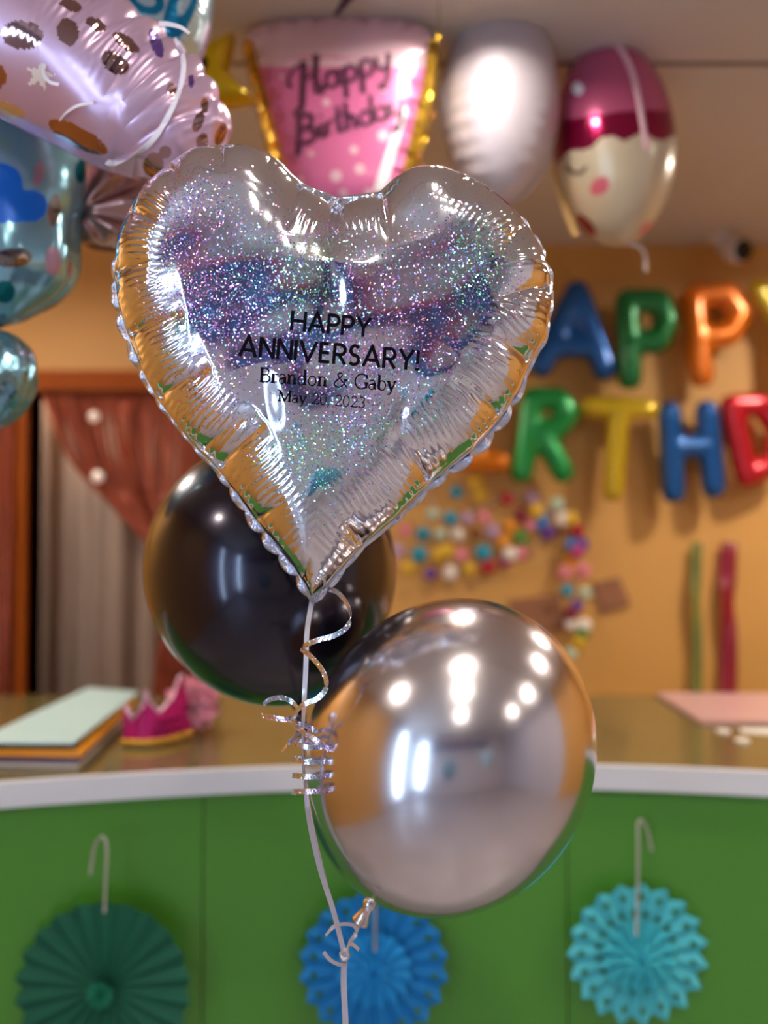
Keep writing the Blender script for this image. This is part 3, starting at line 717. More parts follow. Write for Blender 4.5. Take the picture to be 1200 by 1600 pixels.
def inpoly(q, poly):
    r = np.zeros(len(q), bool); n = len(poly)
    for i in range(n):
        (x1, y1), (x2, y2) = poly[i], poly[(i+1) % n]
        c_ = ((y1 > q[:, 1]) != (y2 > q[:, 1])) & (q[:, 0] < (x2-x1)*(q[:, 1]-y1)/((y2-y1)+1e-12)+x1); r ^= c_
    return r
for (x, y, rx, ry, ro, k) in [(20, 403, 30, 15, -5, 2), (85, 328, 10, 26, 5, 2), (83, 408, 12, 24, 0, 3), (8, 456, 16, 18, 0, 4), (126, 268, 9, 18, 5, 4), (60, 272, 8, 20, 10, 3), (110, 420, 4, 14, 0, 3), (-70, 400, 20, 20, 0, 2)]:
    mi[ell(q, x, y, rx, ry, ro) & front] = k
mi[inpoly(q, hpoly) & front] = 1
t = thing('foil_balloon', 'pale blue foil balloon with royal blue heart and hanging bulb', 'balloon', W(aqx, 672, YB_))
obj('body', v, f, [M['aqua'], M['royal'], M['mirror'], M['rosep'], M['tealp']], t, True, mi)
M['twist'] = mat('blue_twist', (40, 140, 190), metal=.6, rough=.25, bump=.4, bscale=60)
yy = np.linspace(0, 1, 14); ph3 = np.linspace(0, 2*PI, 60, endpoint=False)
RRn = (34-12*np.sin(PI*yy))[:, None]*(1+.12*np.sin(ph3*9+3*yy[:, None]))
G = np.stack([c0[0]+RRn*s*np.cos(ph3), c0[1]+RRn*s*np.sin(ph3), np.broadcast_to((c0[2]+(4-16*yy)*s)[:, None], RRn.shape)], -1)
obj('twisted_waist', *grid(G, cv=True), M['twist'], t)
bul = catmull(np.array([(26, 516), (54, 525), (76, 550), (84, 585), (78, 622), (58, 652), (30, 670), (.5, 674)], float), 70)
RRb = bul[:, 0][:, None]*(1+.02*np.sin(ph2*9)+.012*np.sin(ph2*17+bul[:, 1][:, None]*.1))
G = np.stack([c0[0]+RRb*s*np.cos(ph2), c0[1]+.85*RRb*s*np.sin(ph2), np.broadcast_to((W(0, 508, YB_)[2]-(bul[:, 1]-508)*s)[:, None], RRb.shape)], -1)
M['aqua2'] = mat('aqua_crinkled_foil', (128, 176, 196), metal=.85, rough=.14, var=.2, scale=9, bump=.5, bscale=45)
obj('bulb', *grid(G, cv=True), M['aqua2'], t)

# blue and white swirl foil balloon at the top
M['swirl_w'] = mat('pale_swirl_foil', (182, 208, 218), metal=.6, rough=.2, coat=.4)
M['swirl_b'] = mat('blue_swirl_print', (10, 128, 176), metal=.6, rough=.18)
YS = 1.30
sw = Foil([W2(a, b, YS) for a, b in [(150, -150), (230, -190), (310, -165), (338, -90), (336, -20), (328, 40), (316, 80), (296, 112), (262, 120), (210, 90), (160, 40), (135, -60)]], .06, rim=.6, nE=500, soft=25)
S_ = sw.sheet(W2(240, -40, YS), 420, 110); X_ = S_.reshape(-1, 2); p_, s_, d_ = sw.field(X_)
h_ = np.maximum(sw.height(p_)+.0012*np.sin(2*PI*s_/.010)*np.exp(-((d_-.02)/.015)**2), 0)
t = thing('foil_balloon', 'blue and white swirl foil balloon at the top edge', 'balloon', W(240, 120, YS))
for sg, nm in ((-1, 'front_sheet'), (1, 'back_sheet')):
    v, f = grid(np.stack([X_[:, 0], YS+sg*h_, X_[:, 1]], -1).reshape(S_.shape[0], S_.shape[1], 3), cu=True)
    q = PX(v[np.asarray(f)].mean(1)); mi = np.zeros(len(f), int)
    for (x, y, rx, ry, ro, k) in [(228, 2, 30, 20, 20, 1), (228, 0, 16, 9, 20, 0), (283, 10, 22, 60, 20, 1), (289, 0, 9, 26, 20, 0), (262, 70, 30, 18, 40, 1), (300, 70, 10, 30, 30, 0), (200, -60, 30, 30, 0, 1), (280, -100, 30, 26, 0, 1)]:
        mi[ell(q, x, y, rx, ry, ro)] = k
    obj(nm, v, f, [M['swirl_w'], M['swirl_b']], t, True, mi)

# ------------------------------------------------------------------ yellow star balloon
M['yellow'] = mat('yellow_foil', (226, 190, 12), metal=.6, rough=.2, var=.06, coat=.4)
YY = 1.75
pts = []
for k in range(10):
    R = 92 if k % 2 == 0 else 46; a = math.radians(-52+36*k); pts.append((312+R*math.cos(a), 128+R*math.sin(a)))
stf = Foil([W2(a, b, YY) for a, b in pts], .05, rim=.6, nE=500, soft=10)
S_ = stf.sheet(W2(312, 128, YY), 400, 40); X_ = S_.reshape(-1, 2); p_, s_, d_ = stf.field(X_); h_ = stf.height(p_)
t = thing('star_balloon', 'yellow star foil balloon behind the lavender one', 'balloon', W(312, 220, YY))
for sg, nm in ((-1, 'front_sheet'), (1, 'back_sheet')):
    v, f = grid(np.stack([X_[:, 0], YY+sg*h_, X_[:, 1]], -1).reshape(S_.shape[0], S_.shape[1], 3), cu=True)
    q = PX(v[np.asarray(f)].mean(1)); mi = np.where(ell(q, 312, 98, 13, 14), 1, 0)
    obj(nm, v, f, [M['yellow'], M['ink']], t, True, mi)

# ------------------------------------------------------------------ pink cup balloon
M['gold'] = mat('gold_foil', (206, 164, 44), metal=.8, rough=.22, var=.1, bump=.25, bscale=40)
M['pink'] = mat('pink_foil', (222, 116, 166), metal=.3, rough=.34, var=.04, coat=.3, crough=.06)
M['blush'] = mat('blush_foil', (236, 196, 208), metal=.3, rough=.34, coat=.3, crough=.06)
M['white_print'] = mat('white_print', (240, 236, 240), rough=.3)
M['plum'] = mat('plum_print', (84, 40, 66), rough=.35)
YC = 1.82
cup_px = [(378, 78), (388, 58), (420, 44), (470, 36), (530, 33), (600, 35), (650, 43), (678, 58), (688, 82), (684, 130), (672, 190), (658, 250), (644, 310), (628, 345), (560, 360), (490, 358), (452, 345), (432, 290), (412, 220), (394, 150)]
cf = Foil([W2(a, b, YC) for a, b in cup_px], .075, rim=.6, flat=.5, nE=700, soft=16)
S_ = cf.sheet(W2(535, 190, YC), 900, 120); X_ = S_.reshape(-1, 2); p_, s_, d_ = cf.field(X_)
h_ = np.maximum(cf.height(p_)+(.0035*np.sin(2*PI*s_/.045)+.002*np.sin(2*PI*s_/.019))*np.exp(-((d_-.022)/.018)**2), 0)
t = thing('cup_balloon', 'pink cup shaped birthday foil balloon with gold border', 'balloon', W(540, 360, YC))
cupv = None
for sg, nm in ((-1, 'front_sheet'), (1, 'back_sheet')):
    v, f = grid(np.stack([X_[:, 0], YC+sg*h_, X_[:, 1]], -1).reshape(S_.shape[0], S_.shape[1], 3), cu=True)
    q = PX(v[np.asarray(f)].mean(1)); dm = d_[np.asarray(f)].mean(1); mi = np.ones(len(f), int)
    top = q[:, 1] < 88+.02*(q[:, 0]-530)+.0006*(q[:, 0]-530)**2
    mi[top] = 2  # overexposed light on the cup top, painted in as paler blush
    mi[(q[:, 1] > 92) & (q[:, 1] < 104)] = 2
    for x, y, r in [(408, 172, 5), (466, 78, 9), (510, 160, 8), (562, 264, 11), (598, 212, 12), (486, 240, 6), (553, 234, 9), (525, 275, 12), (536, 302, 9), (470, 280, 6), (630, 120, 8), (440, 120, 5), (575, 300, 8), (600, 140, 6)]:
        mi[ell(q, x, y, r*.75, r*.75)] = 2
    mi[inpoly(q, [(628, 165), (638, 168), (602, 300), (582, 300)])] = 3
    mi[(dm < .026) & (q[:, 1] > 62)] = 0
    mi[(dm < .008)] = 0
    obj(nm, v, f, [M['gold'], M['pink'], M['blush'], M['white_print']], t, True, mi)
    if sg < 0: bvc = BVHTree.FromPolygons([tuple(p) for p in v], [tuple(int(i) for i in q_) for q_ in f])
def hit_list(bv, q, lift, Yd):
    o0 = Vector((0, 0, CAM_Z)); P = []
    for a, b in q:
        d = Vector(W(a, b, 1.0))-o0; d.normalize(); h = bv.ray_cast(o0, d)
        P.append(np.array(h[0]-d*lift) if h[0] is not None else W(a, b, Yd))
    return np.array(P)
def script():
    t_, n_ = .20, .12; D = {}
    D['H'] = (1.15, [(n_, [(-.35, .55), (-.42, .95), (-.15, 1.35), (.25, 1.5), (.42, 1.35)]), (t_*1.2, [(.42, 1.6), (.22, .6), (.0, -.4), (-.35, -.75)]), (n_, [(.18, .7), (.6, .85), (.9, .8)]), (t_*1.2, [(1.0, 1.75), (.82, .8), (.78, .1), (.95, -.02), (1.15, .25)])])
    D['a'] = (.72, [(t_*.8, arc(.3, .38, .28, .36, 30, 390)), (t_, [(.6, .75), (.56, .12), (.75, .1)])])
    D['p'] = (.70, [(t_, [(.14, .8), (.02, -.7)]), (t_*.8, arc(.36, .4, .26, .36, 170, -170))])
    D['y'] = (.68, [(t_*.8, [(.05, .8), (.12, .2), (.35, .1), (.55, .35)]), (t_, [(.66, .8), (.45, -.3), (.2, -.7), (-.05, -.55)])])
    D['B'] = (1.05, [(t_*1.2, [(.3, 1.5), (.12, .3), (-.1, -.55)]), (t_, [(.1, 1.35)]+arc(.55, 1.15, .35, .32, 100, -80)+[(.35, .72)]), (t_*1.1, arc(.52, .36, .42, .37, 90, -120))])
    D['i'] = (.32, [(t_, [(.12, .75), (.1, .12), (.3, .1)]), (t_, [(.2, 1.1), (.22, 1.2)])])
    D['r'] = (.46, [(t_, [(.08, .75), (.06, 0)]), (t_*.8, [(.08, .45), (.22, .72), (.45, .7)])])
    D['t'] = (.42, [(t_, [(.22, 1.4), (.14, .15), (.36, .08)]), (n_, [(-.05, .85), (.5, .95)])])
    D['h'] = (.70, [(t_, [(.16, 1.5), (.06, 0)]), (t_*.9, [(.1, .45), (.3, .75), (.5, .62), (.48, .12), (.68, .1)])])
    D['d'] = (.74, [(t_*.8, arc(.3, .36, .28, .36, 20, 380)), (t_, [(.74, 1.5), (.58, .12), (.76, .08)])])
    return D
SD = script()
for text, p0, p1, cap in (('Happy', (470, 152), (612, 108), 33), ('Birthday', (466, 226), (632, 178), 29)):
    mb = MB()
    for A, B in write(text, SD, .06, p0, p1, cap, 1.35, .12):
        mb.add(*grid(np.stack([hit_list(bvc, A, .002, YC-.07), hit_list(bvc, B, .002, YC-.07)], 1)))
    mb.build('printed_lettering', M['plum'], t)

# ------------------------------------------------------------------ white oval balloon and the sleeping-face balloon
M['white_foil'] = mat('white_pearl_foil', (200, 190, 198), metal=.35, rough=.5, var=.03, coat=.15, crough=.3, bump=.08, bscale=18)
YO = 1.86; s = YO/FPX
c = W(781, 161, YO)
G = ellipsoid(c, 91*s, 80*s, 161*s, 120, 160, Matrix.Rotation(math.radians(3), 3, 'Y'))
dirs = G-c; lat = dirs[..., 2]/(161*s); az = np.arctan2(dirs[..., 1], dirs[..., 0])
G = c+dirs*(1+.008*np.sin(lat*40+2*np.sin(az*2))*np.exp(-((np.abs(np.cos(az))-.75)/.3)**2)[..., None].squeeze(-1))[..., None]
t = thing('foil_balloon', 'plain white oval foil balloon beside the pink cup balloon', 'balloon', c-np.array([0, 0, 161*s]))
obj('body', *grid(G, cv=True), M['white_foil'], t)
az0 = math.radians(178); tt = np.linspace(.02, PI-.02, 140)
rimP = np.stack([c[0]+92*s*np.sin(tt)*math.cos(az0), c[1]+81*s*np.sin(tt)*math.sin(az0), c[2]+162*s*np.cos(tt)], -1)
az1 = math.radians(-2); rimQ = np.stack([c[0]+92*s*np.sin(tt)*math.cos(az1), c[1]+81*s*np.sin(tt)*math.sin(az1), c[2]+162*s*np.cos(tt)], -1)
mb = MB(); mb.add(*tube(rimP, .0022, 6)); mb.add(*tube(rimQ, .0022, 6)); mb.build('weld_seam', M['white_foil'], t)

M['cap_pink'] = mat('pink_cap_foil', (200, 92, 134), metal=.45, rough=.25, coat=.4, bump=.1, bscale=25)
M['brim'] = mat('magenta_foil', (150, 6, 66), metal=.75, rough=.18, coat=.4)
M['face'] = mat('cream_face_foil', (198, 182, 154), metal=.15, rough=.28, coat=.3)
M['cheek'] = mat('rose_cheek_print', (196, 92, 108), rough=.3)
M['lash'] = mat('brown_lash_print', (74, 50, 36), rough=.4)
YFc = 1.95; s = YFc/FPX
c = W(958, 226, YFc)
G = ellipsoid(c, 96*s, 92*s, 161*s, 150, 220, Matrix.Rotation(math.radians(-4), 3, 'Y'))
dz = (G[..., 2]-c[2])/(161*s)
G[..., 0] = c[0]+(G[..., 0]-c[0])*(1-.09*np.clip(-dz, 0, 1)**2)+.0*dz
v, f = grid(G, cv=True); f = [tuple(q_) for q_ in f]; fc = v[np.array(f)].mean(1); q = PX(fc); front = fc[:, 1] < c[1]+.03
mi = np.full(len(f), 2)
yb_t = 172-.0*q[:, 0]+18*np.clip((1010-q[:, 0])/140, 0, 1.2)**1.5*1.0
yb_b = 214+5*np.sin(q[:, 0]/9)+42*np.clip((960-q[:, 0])/95, 0, 1)**1.3
mi[q[:, 1] < yb_b] = 1; mi[q[:, 1] < yb_t] = 0
mi[ell(q, 937, 291, 17, 13, -45) & front] = 3
lash = (np.abs(np.hypot((q[:, 0]-901)/1.0, q[:, 1]-256)-15) < 3.2) & (q[:, 1] > 258)
mi[lash & front] = 4
mi[ell(q, 915, 352, 22, 9, 48) & front] = 1
mi[ell(q, 1012, 360, 10, 16, 40) & front] = 3
mi[ell(q, 902, 138, 9, 10, 0) & front] = 5
t = thing('face_balloon', 'oval foil balloon with a sleeping face under a pink cap', 'balloon', c-np.array([0, 0, 161*s]))
obj('body', v, f, [M['cap_pink'], M['brim'], M['face'], M['cheek'], M['lash'], M['white_print']], t, True, mi)
bvf = BVHTree.FromPolygons([tuple(p) for p in v], f)
P = hit_list(bvf, catmull(np.array([(962, 68), (975, 85), (988, 115), (997, 150), (1003, 185), (1006, 205), (1008, 214), (1010, 224), (1011, 232)], float), 90), .003, YFc)
obj('weld_seam', *ribbon(P, .010, .003, wv=(1, 0, .2)), mat('pale_pink_weld', (236, 190, 200), rough=.35), t)
P = rib_px([(866, 262, YFc), (872, 292, YFc), (884, 330, YFc-.02), (900, 368, YFc-.02)], 30)
obj('side_seam', *tube(P, .006, 8), mat('straw_weld', (220, 180, 110), rough=.35), t)
P = rib_px([(960, 378, YFc), (985, 382, YFc), (1000, 386, YFc), (1008, 400, YFc), (1009, 425, YFc)], 30)
o = obj('ribbon', *ribbon(P, .005, wv=(1, 0, 0)), M['cream']); tag(o, 'pale ribbon end below the face balloon', 'ribbon')

# ------------------------------------------------------------------ letter balloons on the back wall
def letter(name, label, strokes, rad_px, col, Y=3.055):
    m = mat(name+'_'+label.split()[0]+'_foil', col, metal=.45, rough=.24, var=.08, scale=6, coat=.4, crough=.12)
    mb = MB()
    for pts in strokes:
        P = np.array([W(a, b, Y) for a, b in pts]); P = resample(P, max(8, int(len(pts)*10)), False)[0]
        L = np.linspace(0, 1, len(P)); r = rad_px*Y/FPX
        R = np.full(len(P), r)
        ends = [P[0]+(P[0]-P[1])/np.linalg.norm(P[0]-P[1])*r*k for k in (.85, .5)], [P[-1]+(P[-1]-P[-2])/np.linalg.norm(P[-1]-P[-2])*r*k for k in (.5, .85)]
        P = np.concatenate([ends[0], P, ends[1]]); R = np.concatenate([[r*.5, r*.86], R, [r*.86, r*.5]])
        mb.add(*tube(P, R, 14))
    o = mb.build(name, m)
    rm = o.modifiers.new('remesh', 'REMESH'); rm.mode = 'VOXEL'; rm.voxel_size = .009; rm.use_smooth_shade = True
    sm = o.modifiers.new('smooth', 'SMOOTH'); sm.iterations = 4; sm.factor = .5
    tag(o, label, 'balloon', 'letter balloons of the birthday banner on the back wall'); return o
letter('letter_balloon', 'blue foil letter A balloon in the upper row beside the heart', [[(901, 458), (845, 570)], [(901, 458), (945, 576)], [(872, 540), (926, 540)]], 21, (0, 82, 156))
letter('letter_balloon', 'green foil letter P balloon in the upper row', [[(980, 470), (984, 592)], [(980, 470), (1030, 470), (1042, 500), (1030, 533), (984, 536)]], 20, (10, 112, 50), 3.02)
letter('letter_balloon', 'orange foil letter P balloon in the upper row', [[(1083, 464), (1096, 588)], [(1083, 464), (1135, 458), (1156, 490), (1140, 522), (1100, 528)]], 20, (224, 116, 14))
letter('letter_balloon', 'yellow foil letter Y balloon at the right edge of the upper row', [[(1185, 452), (1222, 510), (1226, 600)], [(1265, 452), (1222, 510)]], 18, (200, 172, 20))
letter('letter_balloon', 'orange foil letter I balloon half hidden behind the heart', [[(745, 610), (745, 716)], [(712, 612), (780, 612)], [(712, 718), (782, 722)]], 17, (236, 130, 10))
letter('letter_balloon', 'green foil letter R balloon in the lower row', [[(832, 622), (815, 738)], [(832, 622), (874, 624), (888, 648), (872, 668), (836, 672)], [(846, 674), (880, 738)]], 19, (24, 150, 66))
letter('letter_balloon', 'yellow foil letter T balloon in the lower row', [[(920, 636), (1014, 640)], [(967, 640), (958, 768)]], 18, (206, 174, 14))
letter('letter_balloon', 'blue foil letter H balloon in the lower row', [[(1046, 644), (1052, 770)], [(1104, 642), (1115, 762)], [(1050, 698), (1108, 698)]], 19, (0, 82, 152))
letter('letter_balloon', 'red foil letter D balloon at the right edge of the lower row', [[(1142, 634), (1166, 744)], [(1142, 634), (1190, 632), (1214, 668), (1212, 722), (1166, 744)]], 19, (190, 14, 30))

# ------------------------------------------------------------------ dotted garland, cards, streamers, security camera
COL = {'teal': (20, 150, 176), 'red': (178, 24, 40), 'lav': (186, 150, 176), 'pink': (222, 128, 136), 'yellow': (222, 178, 40), 'mint': (190, 206, 176), 'blue': (40, 120, 186), 'purple': (104, 56, 136), 'green': (84, 136, 48),
       'magenta': (176, 40, 110), 'brown': (136, 82, 40), 'orange': (226, 146, 30), 'white': (232, 220, 206), 'maroon': (130, 20, 44)}
MD = {k: mat('paper_'+k, c_, rough=.6) for k, c_ in COL.items()}
gd = {'teal': [(295, 90), (265, 220), (130, 297), (110, 400), (428, 388), (842, 578)], 'red': [(543, 125), (450, 460), (890, 285)], 'maroon': [(612, 208), (860, 690)], 'lav': [(672, 120), (350, 220), (470, 285), (1, 380)],
      'pink': [(430, 215), (320, 400), (610, 395), (920, 480), (830, 490), (40, 280), (655, 250)], 'yellow': [(415, 110), (690, 185), (210, 400), (355, 470), (60, 465), (860, 220), (895, 840), (390, 40), (250, 380)],
      'mint': [(175, 200), (215, 300), (790, 150), (930, 590), (860, 885)], 'blue': [(720, 260), (860, 350), (712, 215)], 'purple': [(165, 495), (745, 290), (910, 350), (890, 650)], 'green': [(612, 315), (912, 790)],
      'magenta': [(540, 428), (890, 385)], 'brown': [(390, 295), (820, 270)], 'orange': [(530, 330), (860, 430), (560, 260)], 'white': [(265, 490), (820, 225), (860, 740), (925, 752), (300, 300), (560, 395)]}
YG = YB-.035
gt = thing('dot_garland', 'garland of many coloured paper dots on the orange wall', 'garland', W(780, 1010, YG))
allp = []
for k, L in gd.items():
    for x, y in L:
        px_, py_ = 620+x/3.158, 740+y/3.158; c_ = W(px_, py_, YG-random.uniform(0, .02)); r = random.uniform(.021, .027)
        ax = np.array([random.uniform(-.25, .25), -1, random.uniform(-.25, .25)])
        obj('paper_dot', *lathe([(.0003, .010), (r*.5, .009), (r*.85, .006), (r, .0015), (r, 0), (.0003, 0)], c_, ax, 20), MD[k], gt)
        allp.append((px_, py_))
strand = [(660, 760), (700, 810), (760, 790), (800, 770), (850, 790), (890, 815), (905, 850), (905, 895), (890, 925), (900, 950), (900, 980), (895, 1010), (890, 1025)]
obj('string', *tube(rib_px([(a, b, YB-.012) for a, b in strand], 90), .002, 6), MD['white'], gt)
obj('string', *tube(rib_px([(a, b, YB-.012) for a, b in [(650, 850), (690, 870), (730, 885), (770, 875), (815, 865), (860, 830)]], 60), .002, 6), MD['white'], gt)
M['kraft'] = mat('brown_card', (150, 98, 66), rough=.7, var=.1)
def card(name, label, pts, Y, th=.006, m='kraft'):
    P = np.array([W(a, b, Y) for a, b in pts]); v, f = prism(P, (0, th, 0))
    o = obj(name, v, f, M[m], None, False); tag(o, label, 'card', 'brown cards on the back wall'); return o
card('card', 'brown square card stuck to the wall right of the dot garland', [(925, 912), (968, 902), (985, 946), (940, 960)], YB-.012)
card('card', 'wide brown card behind the silver balloon and dot garland', [(796, 938), (874, 928), (884, 985), (800, 996)], YB-.012)
M['st_green'] = mat('green_streamer', (110, 118, 50), rough=.45, var=.15); M['st_red'] = mat('red_streamer', (142, 14, 40), rough=.4, var=.15)
for (x, wpx, mk, lab) in ((1088, 16, 'st_green', 'olive green paper streamer hanging on the back wall'), (1138, 25, 'st_red', 'dark red paper streamer hanging on the back wall')):
    P = rib_px([(x+1, 848, YB-.03), (x-1, 920, YB-.04), (x+1, 1000, YB-.035), (x, 1120, YB-.04), (x, 1300, YB-.04)], 70)
    o = obj('streamer', *ribbon(P, wpx*3.11/FPX, .002, wv=(1, 0, 0), twist=.5*np.sin(np.linspace(0, 14, 70))), M[mk]); tag(o, lab, 'streamer', 'paper streamers')
M['cam_white'] = mat('white_plastic', (222, 214, 214), rough=.4); M['cam_black'] = mat('black_plastic', (10, 10, 12), rough=.2, coat=.2, spec=.3)
c_ = W(1150, 392, 3.0)
t = thing('security_camera', 'small white security camera with black lens under the ceiling', 'security camera', c_)
obj('base', *lathe([(.0003, 0), (.04, 0), (.042, -.01), (.03, -.022), (.0003, -.024)], (c_[0]-.03, c_[1]+.05, HC), m=32), M['cam_white'], t)
obj('arm', *tube(np.array([[c_[0]-.03, c_[1]+.05, HC-.02], [c_[0]-.028, c_[1]+.045, HC-.05], [c_[0]-.02, c_[1]+.03, c_[2]+.015]]), .014, 12), M['cam_white'], t)
ax = norm(np.array([.35, -1, -.25]))
obj('housing', *lathe([(.0003, -.04), (.024, -.036), (.034, -.02), (.036, .0), (.036, .03), (.033, .036), (.0003, .036)], c_, ax, 32), M['cam_white'], t)
obj('lens', *lathe([(.0003, .048), (.014, .047), (.03, .042), (.034, .036), (.033, .030), (.0003, .030)], c_, ax, 32), M['cam_black'], t)

# ------------------------------------------------------------------ doorway: grey door curtain and rose gold foil fringe
M['greycloth'] = mat('grey_brown_curtain', (150, 128, 114), rough=.8, var=.08)
xs = np.linspace(DX0-.27, DX1+.27, 220); yy = YB+.30+.028*np.sin(xs*62)+.015*np.sin(xs*29+1)
G = np.stack([np.stack([xs, yy+.006*math.sin(z*5), np.full_like(xs, z)], -1) for z in np.linspace(.02, 2.05, 24)], 0)
G2 = G[::-1]+np.array([0, .004, 0]); v, f = grid(np.concatenate([G, G2], 0), cu=True)
t = thing('door_curtain', 'grey brown pleated curtain hanging in the doorway', 'curtain', ((DX0+DX1)/2, YB+.3, .02))
obj('cloth', v, f, M['greycloth'], t)
obj('rod', *tube(np.array([[DX0-.25, YB+.3, 2.06], [DX1+.25, YB+.3, 2.06]]), .012, 12), M['kraft'], t)
M['rosegold'] = mat('rose_gold_fringe', (172, 88, 64), metal=.65, rough=.26, var=.25, scale=18)
mb = MB(); tops = np.linspace(66, 312, 64); YT = YB-.05
for i, x in enumerate(tops):
    k = i/63.0; tie = np.array([262-18*(1-k)+6*random.random(), 862+8*random.random()])
    p0 = (x, 613); sag = (1-k)
    p1 = (x+(tie[0]-x)*.28+6*random.uniform(-1, 1)-10*sag, 613+95+30*k+10*random.random())
    p2 = (x+(tie[0]-x)*.66-8*sag, 613+180+20*k)
    P = rib_px([p0+(YT+random.uniform(-.015, .015),), p1+(YT+random.uniform(-.02, .03),), p2+(YT+random.uniform(-.02, .02),), (tie[0], tie[1], YT-.02+random.uniform(-.01, .01)),
                (tie[0]+12+random.uniform(-10, 40)*1.0, 950+random.uniform(-8, 8), YT+random.uniform(-.02, .02)), (tie[0]+random.uniform(-16, 58), 1100, YT+random.uniform(-.02, .03)), (tie[0]+random.uniform(-16, 58), 1300, YT)], 46)
    mb.add(*ribbon(P, .012, .0006, wv=(1, 0, .3), twist=np.linspace(random.uniform(-.8, .8), random.uniform(-1.5, 1.5), 46)))
t = thing('foil_fringe_curtain', 'rose gold foil fringe curtain tied back to the right of the doorway', 'curtain', W(262, 1300, YT), 'foil fringe curtains')
o = mb.build('fringe', M['rosegold'], t); o['kind'] = 'stuff'
obj('tie_band', *tube(rib_px([(240, 858, YT-.03), (262, 868, YT-.045), (286, 862, YT-.03), (270, 856, YT+.03), (240, 858, YT-.03)], 30), .008, 8), M['rosegold'], t)
M['pearl'] = mat('white_sequin', (250, 236, 226), rough=.25, metal=.1)  # pale discs on the fringe stand in for blurred glints of light
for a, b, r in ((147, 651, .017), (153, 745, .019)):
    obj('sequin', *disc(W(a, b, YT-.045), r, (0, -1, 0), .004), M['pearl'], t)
mb = MB()
for i in range(26):
    x = -60+80*i/25.0
    P = rib_px([(x+random.uniform(-3, 3), 606, YT+random.uniform(-.02, .02)), (x+random.uniform(-6, 6), 800, YT+random.uniform(-.02, .02)), (x+random.uniform(-8, 8), 1000, YT+random.uniform(-.02, .02)), (x+random.uniform(-8, 8), 1300, YT)], 30)
    mb.add(*ribbon(P, .012, .0006, wv=(1, 0, .3), twist=np.linspace(random.uniform(-.8, .8), random.uniform(-1.5, 1.5), 30)))
t = thing('foil_fringe_curtain', 'rose gold foil fringe hanging straight left of the doorway', 'curtain', W(-20, 1300, YT), 'foil fringe curtains')
o = mb.build('fringe', M['rosegold'], t); o['kind'] = 'stuff'

# ------------------------------------------------------------------ things on the counter
def slab(pts_xy, z0, z1, jit=0):
    P = np.array([(x, y, z0) for x, y in pts_xy]); return prism(P, (0, 0, z1-z0))
base = [(-.735, 1.775), (-.552, 1.760), (-.604, 2.36), (-.745, 2.43)]
packs = [('white', (214, 206, 200), .008, 'white folded pack at the bottom of the pack stack'), ('violet', (92, 70, 116), .012, 'violet folded pack second from the bottom of the stack'),
         ('orange', (230, 150, 24), .013, 'orange folded pack in the stack on the counter'), ('black', (30, 28, 32), .009, 'black folded pack directly under the pale blue one'), ('pale', (182, 212, 212), .006, 'pale blue folded pack on top of the stack on the counter')]
z = ZT+.0005; rs = random.Random(3)
for i, (nm, col, th, lab) in enumerate(packs):
    dx = rs.uniform(-.012, .010); dy = rs.uniform(-.004, .012)
    if nm == 'pale': pl = [(-.75, 1.765), (-.565, 1.762), (-.600, 2.36), (-.745, 2.43)]
    else: pl = [(x+dx*(1 if x > -.65 else .5), y+dy) for x, y in base]
    m = mat('pack_'+nm, col, rough=.4, var=.05, coat=.1)
    o = obj('folded_pack', *slab(pl, z, z+th), m, None, False)
    bv_ = o.modifiers.new('bevel', 'BEVEL'); bv_.width = .002; bv_.segments = 2
    tag(o, lab, 'pack', 'stack of folded packs on the counter'); z += th+.0004
# crown
M['crown'] = mat('magenta_glitter_card', (178, 0, 104), rough=.4, var=.15, scale=300, metal=.2)
M['tulle'] = mat('pink_tulle', (232, 150, 172), rough=.8, var=.1, scale=40, sheen=.6)
M['goldtrim'] = mat('gold_trim', (206, 160, 50), metal=.8, rough=.3, bump=.3, bscale=200)
M['glit'] = mat('silver_glitter', (226, 190, 214), metal=.8, rough=.35, var=.3, scale=400)
t = thing('party_crown', 'magenta party crown with gold base trim and pink tulle', 'crown', W(245, 1165, 2.0)*np.array([1, 1, 0])+np.array([0, 0, ZT]))
nU = 90; us = np.linspace(0, 1, nU)
bx = 193+us*107; Yc = 1.955+us*.10-.05*np.sin(PI*us)
topy = np.interp(us, [0, .02, .13, .30, .335, .37, .52, .72, .82, .87, .93, 1], [1104, 1100, 1122, 1100, 1076, 1092, 1112, 1088, 1056, 1052, 1080, 1098])
bot = np.array([W(a, 1000, y) for a, y in zip(bx, Yc)]); bot[:, 2] = ZT+.004
tops_ = np.array([W(a, b, y+.012) for a, b, y in zip(bx, topy, Yc)])
rows = [bot*(1-k_)+tops_*k_ for k_ in np.linspace(0, 1, 14)]
Gc = np.stack(rows, 0); v, f = grid(np.concatenate([Gc, Gc[::-1]+np.array([0, .003, 0])], 0), cu=True)
obj('crown_front', v, f, M['crown'], t)
obj('glitter_edge', *tube(tops_+np.array([0, -.002, -.002]), .003, 8), M['glit'], t)
zig = np.repeat(np.array([0, 1]), 45)[:90]*0+.5+.5*np.sin(np.arange(90)*1.0)
obj('gold_trim', *tube(bot+np.stack([0*zig, -.004+0*zig, .004+.006*zig], -1), .005, 8), M['goldtrim'], t)
sq = [[(243, 1134), (250, 1126), (255, 1134), (262, 1124), (268, 1130), (276, 1122), (284, 1126)], [(238, 1148), (246, 1140), (250, 1148), (258, 1139), (264, 1146), (272, 1137), (280, 1142), (288, 1134)]]
bvk = BVHTree.FromPolygons([tuple(p) for p in v], [tuple(int(i) for i in q_) for q_ in f])
